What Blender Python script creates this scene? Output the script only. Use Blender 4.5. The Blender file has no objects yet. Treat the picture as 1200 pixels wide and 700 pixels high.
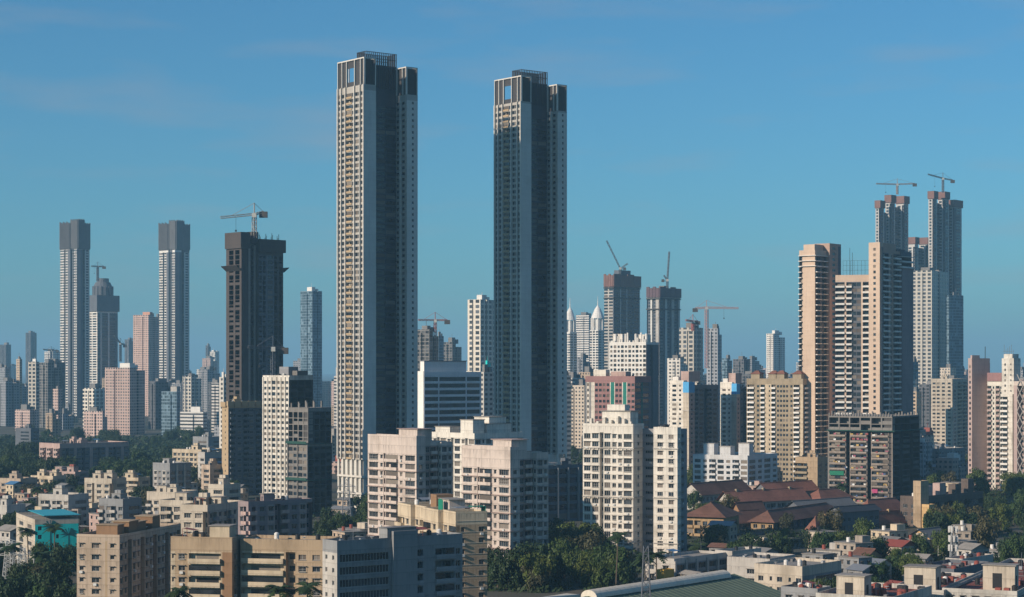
import bpy, math, random
from mathutils import Vector, Matrix
R = math.radians
scene = bpy.context.scene
col = scene.collection

# ------------------------------------------------------------------ camera
EYE = 72.0            # camera height above the ground
FPX = 2333.33         # focal length in photo pixels (70 mm on 36 mm)
HZN = 432.0           # photo row of the horizon
cam_d = bpy.data.cameras.new("camera")
cam = bpy.data.objects.new("camera", cam_d)
col.objects.link(cam)
cam.location = (0, 0, EYE)
cam.rotation_euler = (R(90), 0, 0)
cam_d.lens = 70.0
cam_d.sensor_width = 36.0
cam_d.shift_y = (HZN - 350.0) / 1200.0
cam_d.clip_start = 1.0
cam_d.clip_end = 40000.0
scene.camera = cam

# ------------------------------------------------------------------ world, sun, exposure
SUN_EL, SUN_AZ = R(23.0), math.atan2(-0.85, -0.53)     # azimuth from +Y towards +X
world = bpy.data.worlds.new("World")
scene.world = world
world.use_nodes = True
wn, wl = world.node_tree.nodes, world.node_tree.links
wn.clear()
wo = wn.new("ShaderNodeOutputWorld")
bg = wn.new("ShaderNodeBackground")
sky = wn.new("ShaderNodeTexSky")
sky.sky_type = 'NISHITA'
sky.sun_disc = False
sky.sun_elevation = SUN_EL
sky.sun_rotation = SUN_AZ
sky.air_density = 1.0
sky.dust_density = 0.6
sky.ozone_density = 3.0
sky.altitude = 100
tint = wn.new("ShaderNodeMix"); tint.data_type = 'RGBA'; tint.blend_type = 'MULTIPLY'
tint.inputs[0].default_value = 1.0
tint.inputs[7].default_value = (0.44, 0.955, 1.22, 1)
# a few thin cloud wisps high in the sky
tc = wn.new("ShaderNodeTexCoord")
mp = wn.new("ShaderNodeMapping"); mp.inputs['Scale'].default_value = (6, 6, 34)
ns = wn.new("ShaderNodeTexNoise"); ns.inputs['Scale'].default_value = 1.6; ns.inputs['Detail'].default_value = 6
cr = wn.new("ShaderNodeValToRGB")
cr.color_ramp.elements[0].position = 0.50; cr.color_ramp.elements[1].position = 0.76
cr.color_ramp.elements[1].color = (0.30, 0.30, 0.30, 1)
cl = wn.new("ShaderNodeMix"); cl.data_type = 'RGBA'
cl.inputs[7].default_value = (4.2, 4.2, 4.5, 1)
wl.new(tc.outputs['Generated'], mp.inputs['Vector']); wl.new(mp.outputs[0], ns.inputs['Vector'])
wl.new(ns.outputs[0], cr.inputs[0]); wl.new(cr.outputs[0], cl.inputs[0])
wl.new(sky.outputs[0], tint.inputs[6]); wl.new(tint.outputs[2], cl.inputs[6])
wl.new(cl.outputs[2], bg.inputs['Color'])
bg.inputs['Strength'].default_value = 0.076
wl.new(bg.outputs[0], wo.inputs[0])

sd = bpy.data.lights.new("sun", 'SUN')
sd.energy = 5.0
sd.angle = R(0.53)
sd.color = (1.0, 0.84, 0.67)
sun = bpy.data.objects.new("sun", sd)
col.objects.link(sun)
sv = Vector((math.sin(SUN_AZ) * math.cos(SUN_EL), math.cos(SUN_AZ) * math.cos(SUN_EL), math.sin(SUN_EL)))
sun.rotation_euler = sv.to_track_quat('Z', 'Y').to_euler()
sun.location = sv * 500

vs = scene.view_settings
vs.view_transform = 'Standard'
vs.look = 'None'
vs.exposure = 0.15
vs.gamma = 1.0
vs.use_curve_mapping = False
scene.cycles.use_denoising = True
scene.cycles.max_bounces = 6
scene.cycles.diffuse_bounces = 3
scene.cycles.glossy_bounces = 2
scene.cycles.volume_bounces = 0
scene.cycles.caustics_reflective = False
scene.cycles.caustics_refractive = False

# ------------------------------------------------------------------ materials
MATS = {}

def nodes_of(name):
    m = bpy.data.materials.new(name)
    m.use_nodes = True
    t = m.node_tree
    return m, t.nodes, t.links, t.nodes["Principled BSDF"]

def mathn(n, l, op, a, b=None, c=None):
    q = n.new("ShaderNodeMath"); q.operation = op
    for i, v in enumerate((a, b, c)):
        if v is None: continue
        if isinstance(v, (int, float)): q.inputs[i].default_value = v
        else: l.new(v, q.inputs[i])
    return q.outputs[0]

def mixc(n, l, f, a, b, mode='MIX'):
    q = n.new("ShaderNodeMix"); q.data_type = 'RGBA'; q.blend_type = mode
    for i, v in ((0, f), (6, a), (7, b)):
        if isinstance(v, (int, float)): q.inputs[i].default_value = v
        elif isinstance(v, tuple): q.inputs[i].default_value = v if len(v) == 4 else (*v, 1)
        else: l.new(v, q.inputs[i])
    return q.outputs[2]

def noise(n, l, scale, zs=1.0, detail=4.0, coord=None):
    if coord is None:
        g = n.new("ShaderNodeNewGeometry"); coord = g.outputs['Position']
    m = n.new("ShaderNodeMapping"); m.inputs['Scale'].default_value = (1, 1, zs)
    l.new(coord, m.inputs[0])
    q = n.new("ShaderNodeTexNoise"); q.inputs['Scale'].default_value = scale; q.inputs['Detail'].default_value = detail
    l.new(m.outputs[0], q.inputs['Vector'])
    return q.outputs[0]

def ramp(n, l, f, p0, p1, c0=(0, 0, 0), c1=(1, 1, 1)):
    q = n.new("ShaderNodeValToRGB")
    q.color_ramp.elements[0].position = p0; q.color_ramp.elements[1].position = p1
    q.color_ramp.elements[0].color = (*c0, 1); q.color_ramp.elements[1].color = (*c1, 1)
    l.new(f, q.inputs[0])
    return q.outputs[0]

def wall(name, c, stain=0.45, rough=0.85, patch=0.12):
    """painted render: rain streaks running down, mottled patches"""
    if name in MATS: return MATS[name]
    m, n, l, p = nodes_of(name)
    streak = ramp(n, l, noise(n, l, 0.9, 0.06, 8), 0.50, 0.70)
    patchn = noise(n, l, 0.09, 0.5, 5)
    fine = noise(n, l, 1.7, 0.6, 3)
    gp = n.new("ShaderNodeNewGeometry"); sp = n.new("ShaderNodeSeparateXYZ"); l.new(gp.outputs['Position'], sp.inputs[0])
    fz = mathn(n, l, 'FRACT', mathn(n, l, 'DIVIDE', sp.outputs[2], 3.1))
    line = mathn(n, l, 'LESS_THAN', fz, 0.055)
    drip = mathn(n, l, 'MULTIPLY', ramp(n, l, noise(n, l, 2.2, 0.05, 4), 0.48, 0.66), mathn(n, l, 'POWER', fz, 1.6))
    mould = mathn(n, l, 'MULTIPLY', ramp(n, l, noise(n, l, 0.16, 0.7, 7), 0.52, 0.70), min(0.75, stain * 1.1))
    dark = tuple(x * (1 - stain) * k for x, k in zip(c, (0.92, 0.95, 1.0)))
    a = mixc(n, l, streak, c, dark)
    b = mixc(n, l, ramp(n, l, patchn, 0.35, 0.65), tuple(x * (1 - patch) for x in c), tuple(min(1, x * (1 + patch)) for x in c))
    o = mixc(n, l, 0.62, a, b)
    o = mixc(n, l, mathn(n, l, 'MULTIPLY', ramp(n, l, fine, 0.3, 0.7), 0.18), o, tuple(x * 0.72 for x in c))
    o = mixc(n, l, mathn(n, l, 'MULTIPLY', drip, min(0.8, stain * 1.3)), o, tuple(x * k for x, k in zip(c, (.42, .42, .44))))
    o = mixc(n, l, mould, o, tuple(x * k * .55 for x, k in zip(c, (1.0, .97, .92))))
    o = mixc(n, l, mathn(n, l, 'MULTIPLY', line, min(0.5, stain * .8)), o, tuple(x * .4 for x in c))
    l.new(o, p.inputs['Base Color'])
    p.inputs['Roughness'].default_value = rough
    p.inputs['Specular IOR Level'].default_value = 0.25
    MATS[name] = m
    return m

def plain(name, c, rough=0.6, metal=0.0, spec=0.4):
    if name in MATS: return MATS[name]
    m, n, l, p = nodes_of(name)
    f = noise(n, l, 0.8, 0.5, 3)
    o = mixc(n, l, f, tuple(x * 0.8 for x in c), tuple(min(1, x * 1.15) for x in c))
    l.new(o, p.inputs['Base Color'])
    p.inputs['Roughness'].default_value = rough
    p.inputs['Metallic'].default_value = metal
    p.inputs['Specular IOR Level'].default_value = spec
    MATS[name] = m
    return m

def glass(name, c, rough=0.12):
    if name in MATS: return MATS[name]
    m, n, l, p = nodes_of(name)
    f = noise(n, l, 0.35, 1.0, 2)
    o = mixc(n, l, ramp(n, l, f, 0.35, 0.65), tuple(x * 0.55 for x in c), tuple(min(1, x * 1.6) for x in c))
    l.new(o, p.inputs['Base Color'])
    p.inputs['Roughness'].default_value = rough
    p.inputs['Specular IOR Level'].default_value = 0.5
    MATS[name] = m
    return m

def gridmat(name, c, pane, pitch=3.2, fh=3.2, wf=0.55, hf=0.5, roof=(0.30, 0.28, 0.26), vert=0.0):
    """a far facade: a grid of small window panes on render, roof plain"""
    if name in MATS: return MATS[name]
    m, n, l, p = nodes_of(name)
    t = n.new("ShaderNodeTexCoord"); s = n.new("ShaderNodeSeparateXYZ"); l.new(t.outputs['Object'], s.inputs[0])
    g = n.new("ShaderNodeNewGeometry"); vt = n.new("ShaderNodeVectorTransform")
    vt.vector_type = 'NORMAL'; vt.convert_from = 'WORLD'; vt.convert_to = 'OBJECT'
    l.new(g.outputs['Normal'], vt.inputs[0])
    sn = n.new("ShaderNodeSeparateXYZ"); l.new(vt.outputs[0], sn.inputs[0])
    nx = mathn(n, l, 'GREATER_THAN', mathn(n, l, 'ABSOLUTE', sn.outputs[0]), 0.7)
    tt = mathn(n, l, 'ADD', mathn(n, l, 'MULTIPLY', s.outputs[1], nx), mathn(n, l, 'MULTIPLY', s.outputs[0], mathn(n, l, 'SUBTRACT', 1.0, nx)))
    u = mathn(n, l, 'DIVIDE', tt, pitch); v = mathn(n, l, 'DIVIDE', s.outputs[2], fh)
    fu = mathn(n, l, 'FRACT', u); fv = mathn(n, l, 'FRACT', v)
    mu = mathn(n, l, 'LESS_THAN', mathn(n, l, 'ABSOLUTE', mathn(n, l, 'SUBTRACT', fu, 0.5)), wf / 2)
    mv = mathn(n, l, 'LESS_THAN', mathn(n, l, 'ABSOLUTE', mathn(n, l, 'SUBTRACT', fv, 0.5)), hf / 2)
    win = mathn(n, l, 'MULTIPLY', mu, mv)
    up = mathn(n, l, 'GREATER_THAN', sn.outputs[2], 0.5)
    cb = n.new("ShaderNodeCombineXYZ")
    l.new(mathn(n, l, 'FLOOR', u), cb.inputs[0]); l.new(mathn(n, l, 'FLOOR', v), cb.inputs[1]); l.new(nx, cb.inputs[2])
    wnz = n.new("ShaderNodeTexWhiteNoise"); l.new(cb.outputs[0], wnz.inputs['Vector'])
    pc = mixc(n, l, mathn(n, l, 'POWER', wnz.outputs['Value'], 3.0), tuple(x * 0.6 for x in pane), tuple(min(1, x * 2.2 + 0.06) for x in pane))
    oi = n.new("ShaderNodeObjectInfo")
    base = mixc(n, l, oi.outputs['Random'], tuple(x * 0.75 for x in c), tuple(min(1, x * 1.2) for x in c))
    base = mixc(n, l, mathn(n, l, 'MULTIPLY', ramp(n, l, noise(n, l, 0.2, 0.12, 5), 0.5, 0.75), 0.5), base, tuple(x * 0.5 for x in c))
    body = mixc(n, l, win, base, pc)
    body = mixc(n, l, up, body, roof)
    l.new(body, p.inputs['Base Color'])
    l.new(mathn(n, l, 'SUBTRACT', 0.88, mathn(n, l, 'MULTIPLY', win, 0.6)), p.inputs['Roughness'])
    p.inputs['Specular IOR Level'].default_value = 0.35
    MATS[name] = m
    return m

GL = [glass("window_glass_dark", (0.016, 0.019, 0.024), .22), glass("window_glass_blue", (0.024, 0.034, 0.046), .18),
      plain("window_curtain", (0.20, 0.17, 0.14), 0.8), plain("window_shutter", (0.11, 0.09, 0.075), 0.7)]
DARK = plain("dark_interior", (0.022, 0.022, 0.024), 0.9)
FRAME = plain("window_frame_paint", (0.36, 0.35, 0.33), 0.6)
CONC = wall("bare_concrete", (0.21, 0.195, 0.18), 0.45)
CONC_D = wall("dark_concrete", (0.085, 0.078, 0.075), 0.4)
ROOF = wall("roof_screed", (0.30, 0.275, 0.245), 0.5)
ROOF_G = wall("roof_grey", (0.20, 0.195, 0.19), 0.5)
STEEL = plain("dark_steel", (0.05, 0.055, 0.06), 0.5, 0.6)
GALV = plain("galvanised_steel", (0.32, 0.33, 0.34), 0.5, 0.5)
TANK_B = plain("black_plastic_tank", (0.02, 0.02, 0.022), 0.45)
TANK_R = plain("red_brown_tank", (0.26, 0.065, 0.045), 0.6)
TARP = plain("blue_tarpaulin", (0.06, 0.18, 0.34), 0.7)
WHITE = wall("white_paint", (0.74, 0.71, 0.66), 0.35)
AC = plain("air_conditioner_casing", (0.55, 0.55, 0.53), 0.5)

# ------------------------------------------------------------------ mesh building
class MB:
    def __init__(s): s.v, s.f, s.m = [], [], []
    def quad(s, a, b, c, d, mi=0):
        k = len(s.v); s.v += [a, b, c, d]; s.f.append((k, k + 1, k + 2, k + 3)); s.m.append(mi)
    def tri(s, a, b, c, mi=0):
        k = len(s.v); s.v += [a, b, c]; s.f.append((k, k + 1, k + 2)); s.m.append(mi)
    def box(s, x0, x1, y0, y1, z0, z1, mi=0, bottom=True, top=None):
        k = len(s.v)
        s.v += [(x0, y0, z0), (x1, y0, z0), (x1, y1, z0), (x0, y1, z0), (x0, y0, z1), (x1, y0, z1), (x1, y1, z1), (x0, y1, z1)]
        fs = [(0, 1, 5, 4), (1, 2, 6, 5), (2, 3, 7, 6), (3, 0, 4, 7), (4, 5, 6, 7)]
        ms = [mi] * 4 + [mi if top is None else top]
        if bottom: fs.append((3, 2, 1, 0)); ms.append(mi)
        s.f += [tuple(k + i for i in q) for q in fs]; s.m += ms
    def bar(s, p, q, r, mi=0, n=4, r2=None):
        p, q = Vector(p), Vector(q); d = (q - p)
        if d.length < 1e-6: return
        d.normalize(); u = d.orthogonal().normalized(); w = d.cross(u)
        r2 = r if r2 is None else r2; k = len(s.v)
        for c, rr in ((p, r), (q, r2)):
            for i in range(n):
                a = 2 * math.pi * (i + 0.5) / n
                s.v.append(tuple(c + (u * math.cos(a) + w * math.sin(a)) * rr))
        for i in range(n):
            j = (i + 1) % n
            s.f.append((k + i, k + j, k + n + j, k + n + i)); s.m.append(mi)
        s.f.append(tuple(k + i for i in reversed(range(n)))); s.m.append(mi)
        s.f.append(tuple(k + n + i for i in range(n))); s.m.append(mi)
    def cyl(s, x, y, z0, z1, r, mi=0, n=12, r2=None): s.bar((x, y, z0), (x, y, z1), r, mi, n, r2)
    def mesh(s, name, mats):
        me = bpy.data.meshes.new(name); me.from_pydata(s.v, [], s.f)
        for x in mats: me.materials.append(x)
        if s.m: me.polygons.foreach_set("material_index", s.m)
        me.update(); return me
    def build(s, name, mats, parent=None, mat=None):
        if not s.f: return None
        return link(name, s.mesh(name, mats), parent, mat)

def link(name, me, parent=None, mat=None):
    o = bpy.data.objects.new(name, me); col.objects.link(o)
    if parent is not None: o.parent = parent
    if mat is not None: o.matrix_basis = mat
    return o

def tag(o, label=None, cat=None, group=None, kind=None):
    if label: o["label"] = label
    if cat: o["category"] = cat
    if group: o["group"] = group
    if kind: o["kind"] = kind
    return o

def empty(name, loc, rz, label, cat, group=None):
    o = bpy.data.objects.new(name, None); col.objects.link(o)
    o.location = loc; o.rotation_euler = (0, 0, rz); o.empty_display_size = 2
    return tag(o, label, cat, group)

def at(px, py, D): return Vector(((px - 600.0) / FPX * D, D, EYE + (HZN - py) / FPX * D))

# window, balcony meshes shared between copies
CACHE = {}
def q1(x): return round(x * 10) / 10
def window_mesh(w, h, style, var):
    w, h = max(0.4, q1(w)), max(0.4, q1(h)); key = ('w', w, h, style, var)
    if key in CACHE: return CACHE[key]
    b = MB()
    b.quad((0, 0, 0), (w, 0, 0), (w, 0, h), (0, 0, h), 0)
    t = 0.09
    if style != 'bare':
        for x0, x1 in ((0, t), (w - t, w)): b.box(x0, x1, -.06, -.004, 0, h, 1)
        b.box(t, w - t, -.06, -.004, 0, t, 1); b.box(t, w - t, -.06, -.004, h - t, h, 1)
        k = max(1, int(round(w / 0.9)))
        for i in range(1, k): b.box(w * i / k - .04, w * i / k + .04, -.06, -.004, t, h - t, 1)
    if style in ('shade', 'ac', 'cage'):
        b.box(-.18, w + .18, -.85, -.22, h + .06, h + .17, 2)
    if style == 'ac' and var % 2 == 0:
        b.box(w * .5 - .45, w * .5 + .45, -.78, -.28, -.75, -.12, 3)
    if style == 'cage' and var in (0, 3):
        b.box(-.05, w + .05, -.70, -.25, -.12, -.02, 1)
        for i in range(5): b.bar((w * i / 4, -.68, -.05), (w * i / 4, -.68, h), .035, 1)
        b.bar((0, -.68, h * .5), (w, -.68, h * .5), .035, 1)
    if style == 'sill': b.box(-.1, w + .1, -.42, -.22, -.14, -.02, 2)
    me = b.mesh("window", [GL[var % 4], FRAME, CONC, AC])
    CACHE[key] = me
    return me

def balcony_mesh(w, out, ph, style, mat):
    w = q1(w); key = ('b', w, out, ph, style, mat.name)
    if key in CACHE: return CACHE[key]
    b = MB()
    b.box(0, w, -out, .3, -.16, 0, 0)
    if style == 'solid':
        b.box(0, w, -out, -out + .12, 0, ph, 0); b.box(0, .12, -out + .12, 0, 0, ph, 0); b.box(w - .12, w, -out + .12, 0, 0, ph, 0)
    else:
        k = max(3, int(w / 0.55))
        for i in range(k + 1): b.bar((w * i / k, -out + .05, 0), (w * i / k, -out + .05, ph), .028, 1)
        b.box(0, w, -out, -out + .1, ph, ph + .07, 1)
        b.quad((0, -out + .06, .08), (w, -out + .06, .08), (w, -out + .06, ph), (0, -out + .06, ph), 2)
    me = b.mesh("balcony", [mat, GALV, GL[1]])
    CACHE[key] = me
    return me

OPEN = {'w': (.70, .30, .80), 's': (.42, .42, .78), 'l': (.90, .24, .86), 'g': (1.0, .30, .92), 't': (.62, .10, .86), 'm': (.80, .28, .82), 'n': (.55, .36, .80)}

class Bld:
    """a building: local X runs along the right-hand face, local Y back along the left-hand face, origin at the nearest corner"""
    def __init__(s, name, label, cat, xl, xc, xr, yt, D, a, mats, group=None, parts=True, seed=None):
        A = R(a); s.A = A; s.D = D
        k = lambda px: (px - 600.0) / FPX
        X = k(xc) * D
        s.X = X
        s.L = (X - k(xl) * D) / (math.cos(A) + k(xl) * math.sin(A))
        s.W = (k(xr) * D - X) / (math.sin(A) - k(xr) * math.cos(A))
        s.H = EYE + (HZN - yt) / FPX * D
        s.root = empty(name, (X, D, 0), math.pi / 2 - A, label, cat, group)
        s.mats = list(mats) + [DARK] + GL
        s.nm = len(mats)
        s.wall = MB(); s.roof = MB(); s.wins = []; s.bals = []; s.fins = []; s.parapets = []
        s.parts = parts; s.rng = random.Random(seed if seed is not None else int(xl * 7 + xr * 13 + D))
        s.winstyle = 'plain'; s.balmat = mats[0]; s.balstyle = 'solid'; s.balout = 1.0; s.balph = 1.0; s.shade_every = 0
        s.roofmat = ROOF
        FOOT.append((X + (s.W * math.sin(A) - s.L * math.cos(A)) / 2, D + (s.W * math.cos(A) + s.L * math.sin(A)) / 2, (s.L + s.W) / 2 * 0.75 + 3))
    def z(s, py, D=None): return EYE + (HZN - py) / FPX * (D or s.D)
    def ly(s, px, x=0.0):
        "local y on the plane local x = x that shows at photo column px"
        k = (px - 600.0) / FPX; c, n = math.cos(s.A), math.sin(s.A)
        return (s.X + x * n - k * (s.D + x * c)) / (c + k * n)
    def lx(s, px, y=0.0):
        k = (px - 600.0) / FPX; c, n = math.cos(s.A), math.sin(s.A)
        return (k * (s.D + y * n) - s.X + y * c) / (n - k * c)
    def facade(s, o, d, w, z0, z1, fh, pat, mi=0):
        W = s.wall; nx, ny = d[1], -d[0]; ang = math.atan2(d[1], d[0])
        P = lambda t, z, off=0.0: (o[0] + d[0] * t + nx * off, o[1] + d[1] * t + ny * off, z)
        def Q(t0, t1, za, zb, m, off=0.0):
            if t1 - t0 > 1e-3 and zb - za > 1e-3: W.quad(P(t0, za, off), P(t1, za, off), P(t1, zb, off), P(t0, zb, off), m)
        toks = pat.split(); cols = []
        for q in toks:
            m = mi
            if '@' in q: q, mm = q.split('@'); m = int(mm)
            cols.append((q[0], float(q if q[0] == '.' and len(q) > 1 else q[1:] or 1), m))
        tot = sum(c[1] for c in cols); t = 0.0
        nf = max(1, int((z1 - z0) / fh + 1e-3)); zt = z0 + nf * fh
        if z1 - zt > 0.02: Q(0, w, zt, z1, mi)
        def reveal(t0, t1, za, zb, dep, m):
            W.quad(P(t0, za), P(t1, za), P(t1, za, -dep), P(t0, za, -dep), m)
            W.quad(P(t0, zb, -dep), P(t1, zb, -dep), P(t1, zb), P(t0, zb), m)
            W.quad(P(t0, za), P(t0, za, -dep), P(t0, zb, -dep), P(t0, zb), m)
            W.quad(P(t1, za, -dep), P(t1, za), P(t1, zb), P(t1, zb, -dep), m)
        def put(t0, t1, za, zb, dep):
            var = s.rng.choice((0, 0, 0, 0, 1, 1, 1, 2, 3))
            if s.parts: s.wins.append((P(t0, za, -dep), ang, t1 - t0, zb - za, s.winstyle if isinstance(s.winstyle, str) else s.rng.choice(s.winstyle), var))
            else: Q(t0, t1, za, zb, s.nm + 1 + var, -dep)
        for ty, wt, m in cols:
            t0, t1 = t, t + wt / tot * w; t = t1; cw = t1 - t0
            if ty == '.': Q(t0, t1, z0, zt, m)
            elif ty in 'fF':
                Q(t0, t1, z0, zt, m)
                s.fins.append((t0 + .02 * cw, t1 - .02 * cw, z0, z1, 0.45 if ty == 'f' else 0.9, P, m))
            elif ty in OPEN:
                fw, lo, hi = OPEN[ty]; a0, a1 = t0 + cw * (1 - fw) / 2, t1 - cw * (1 - fw) / 2
                Q(t0, a0, z0, zt, m); Q(a1, t1, z0, zt, m)
                for i in range(nf):
                    zb = z0 + i * fh; w0, w1 = zb + lo * fh, zb + hi * fh
                    Q(a0, a1, zb, w0, m); Q(a0, a1, w1, zb + fh, m)
                    dep = 0.30 if s.D < 900 else 0.22; reveal(a0, a1, w0, w1, dep, m); put(a0, a1, w0, w1, dep)
            elif ty in 'bB':
                for i in range(nf):
                    zb = z0 + i * fh; w0, w1 = zb + .05 * fh, zb + .88 * fh; dep = 1.3
                    Q(t0, t1, zb, w0, m); Q(t0, t1, w1, zb + fh, m)
                    reveal(t0, t1, w0, w1, dep, m)
                    e0, e1 = t0 + cw * .18, t1 - cw * .12
                    Q(t0, e0, w0, w1, m, -dep); Q(e1, t1, w0, w1, m, -dep); Q(e0, e1, w1 - .35, w1, m, -dep)
                    Q(e0, e1, w0, w1 - .35, s.nm + s.rng.choice((0, 0, 1, 2, 3)), -dep)
                    if s.D < 1100 and s.rng.random() < .3: Q(t0 + .05, t1 - .05, zb + 1.15, w1 - .02, s.nm + 1 + s.rng.choice((0, 0, 1, 2, 3)), -.12)
                    s.bals.append((P(t0, zb + .06 * fh), ang, cw))
            elif ty == 'o':
                for i in range(nf):
                    zb = z0 + i * fh; dep = 4.5
                    Q(t0, t1, zb + fh - .38, zb + fh, m)
                    Q(t0, t0 + .35, zb, zb + fh - .38, m); Q(t1 - .35, t1, zb, zb + fh - .38, m)
                    reveal(t0 + .35, t1 - .35, zb, zb + fh - .38, dep, m)
                    Q(t0 + .35, t1 - .35, zb, zb + fh - .38, s.nm if s.rng.random() < .6 else m, -dep)
                    if s.rng.random() < .35: Q(t0 + .35, t1 - .35, zb, zb + fh * .45, m, -.15)
            elif ty in 'dD':
                dep = 1.6 if ty == 'd' else 4.0
                W.quad(P(t0, z0), P(t0, z0, -dep), P(t0, zt, -dep), P(t0, zt), m)
                W.quad(P(t1, z0, -dep), P(t1, z0), P(t1, zt), P(t1, zt, -dep), m)
                W.quad(P(t0, zt, -dep), P(t1, zt, -dep), P(t1, zt), P(t0, zt), m)
                a0, a1 = t0 + cw * .2, t1 - cw * .2
                Q(t0, a0, z0, zt, m, -dep); Q(a1, t1, z0, zt, m, -dep)
                for i in range(nf):
                    zb = z0 + i * fh
                    Q(a0, a1, zb, zb + .35 * fh, m, -dep); Q(a0, a1, zb + .8 * fh, zb + fh, m, -dep)
                    Q(a0, a1, zb + .35 * fh, zb + .8 * fh, s.nm + s.rng.choice((0, 1, 2)), -dep)
    def block(s, x0, x1, y0, y1, z0, z1, left='.', right='.', fh=3.1, mi=0, par=0.9, base=0.0, roof=True):
        zr = z1 - par
        if base: s.wall.quad((x0, y1, z0), (x0, y0, z0), (x0, y0, z0 + base), (x0, y1, z0 + base), mi); s.wall.quad((x0, y0, z0), (x1, y0, z0), (x1, y0, z0 + base), (x0, y0, z0 + base), mi)
        s.facade((x0, y1), (0, -1), y1 - y0, z0 + base, zr, fh, left, mi)
        s.facade((x0, y0), (1, 0), x1 - x0, z0 + base, zr, fh, right, mi)
        W = s.wall
        W.quad((x1, y0, z0), (x1, y1, z0), (x1, y1, zr), (x1, y0, zr), mi)
        W.quad((x1, y1, z0), (x0, y1, z0), (x0, y1, zr), (x1, y1, zr), mi)
        if roof:
            s.roof.quad((x0, y0, zr), (x1, y0, zr), (x1, y1, zr), (x0, y1, zr))
            if par > 0.1:
                b = MB(); t = .22
                b.box(x0, x1, y0, y0 + t, zr, z1); b.box(x0, x1, y1 - t, y1, zr, z1)
                b.box(x0, x0 + t, y0 + t, y1 - t, zr, z1); b.box(x1 - t, x1, y0 + t, y1 - t, zr, z1)
                s.parapets.append((b, mi))
    def box(s, name, x0, x1, y0, y1, z0, z1, mat, top=None):
        b = MB(); b.box(x0, x1, y0, y1, z0, z1, 0, True, 0 if top is None else 1)
        return b.build(name, [mat] + ([top] if top else []), s.root)
    def band(s, z, h=.3, out=.25, mat=None, x0=0, x1=None, y0=0, y1=None, name='cornice'):
        x1 = s.W if x1 is None else x1; y1 = s.L if y1 is None else y1
        b = MB(); b.box(x0 - out, x1, y0 - out, y0 - .003, z, z + h); b.box(x0 - out, x0 - .003, y0 - .003, y1, z, z + h)
        return b.build(name, [mat or s.mats[0]], s.root)
    def clutter(s, x0, x1, y0, y1, z, n=3, heads=1, wallm=None, tank=None):
        g = s.rng; wm = wallm or s.mats[0]; w, d = x1 - x0, y1 - y0
        for i in range(heads):
            bw, bd, bh = min(w * .5, 4.2), min(d * .4, 5.2), g.uniform(2.6, 3.6)
            cx, cy = x0 + w * g.uniform(.15, .45), y0 + d * ((i + .5) / heads) - bd / 2
            b = MB(); b.box(cx, cx + bw, cy, cy + bd, z, z + bh); b.box(cx - .3, cx + bw + .3, cy - .3, cy + bd + .3, z + bh, z + bh + .18, 1)
            b.quad((cx - .01, cy + bd * .65, z + .1), (cx - .01, cy + bd * .35, z + .1), (cx - .01, cy + bd * .35, z + 2.1), (cx - .01, cy + bd * .65, z + 2.1), 2)
            b.build('stair_head', [wm, ROOF, DARK], s.root)
            if g.random() < .7:
                b = MB(); tx, ty = cx + bw * .5, cy + bd * .5
                for k in range(2): b.box(tx - 1.1, tx + 1.1, ty - 1.6 + k * 1.7, ty - .1 + k * 1.7, z + bh + .19, z + bh + 1.5)
                b.build('water_tank', [tank or wm], s.root)
        for i in range(n // 2):
            k = MB(); r = g.random(); tx, ty = x0 + w * g.uniform(.1, .85), y0 + d * g.uniform(.1, .8)
            if r < .4:
                k.bar((tx, y0 + .3, z + .25), (tx, y1 - .3, z + .25), .09); k.build('roof_pipe', [GALV], s.root)
            elif r < .7 and w > 5:
                hw = min(w * .22, 2.2)
                k.quad((tx - hw, ty - 1.6, z + 2.2), (tx + hw, ty - 1.6, z + 2.2), (tx + hw, ty + 1.6, z + 2.7), (tx - hw, ty + 1.6, z + 2.7))
                for px_, py_, h_ in ((tx - hw, ty - 1.6, 2.17), (tx + hw - .1, ty - 1.6, 2.17), (tx + hw - .1, ty + 1.5, 2.66), (tx - hw, ty + 1.5, 2.66)): k.box(px_, px_ + .1, py_, py_ + .1, z, z + h_)
                k.build('tin_canopy', [g.choice((GALV, TARP, ROOF_G, TANK_R))], s.root)
            else:
                k.bar((tx, ty, z), (tx, ty, z + 1.1), .06); k.cyl(tx, ty, z + 1.0, z + 1.25, .25, 0, 10, .6); k.build('satellite_dish', [WHITE], s.root)
        for i in range(n):
            tx, ty = x0 + w * g.uniform(.1, .9), y0 + d * g.uniform(.06, .94); b = MB(); r = g.random()
            if r < .5:
                b.cyl(tx, ty, z + .3, z + 1.7, .65, 0, 12); b.cyl(tx, ty, z + 1.7, z + 1.95, .65, 0, 12, .25)
                b.box(tx - .5, tx + .5, ty - .5, ty + .5, z, z + .3)
                b.build('water_tank', [g.choice((TANK_B, TANK_B, WHITE))], s.root)
            elif r < .75:
                b.box(tx - .7, tx + .7, ty - .4, ty + .4, z, z + .9); b.build('vent_box', [g.choice((GALV, ROOF_G))], s.root)
            else:
                b.bar((tx, ty, z), (tx, ty, z + g.uniform(2.2, 4.5)), .05); b.bar((tx - .6, ty, z + 2), (tx + .6, ty, z + 2), .03)
                b.build('antenna', [GALV], s.root)
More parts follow.
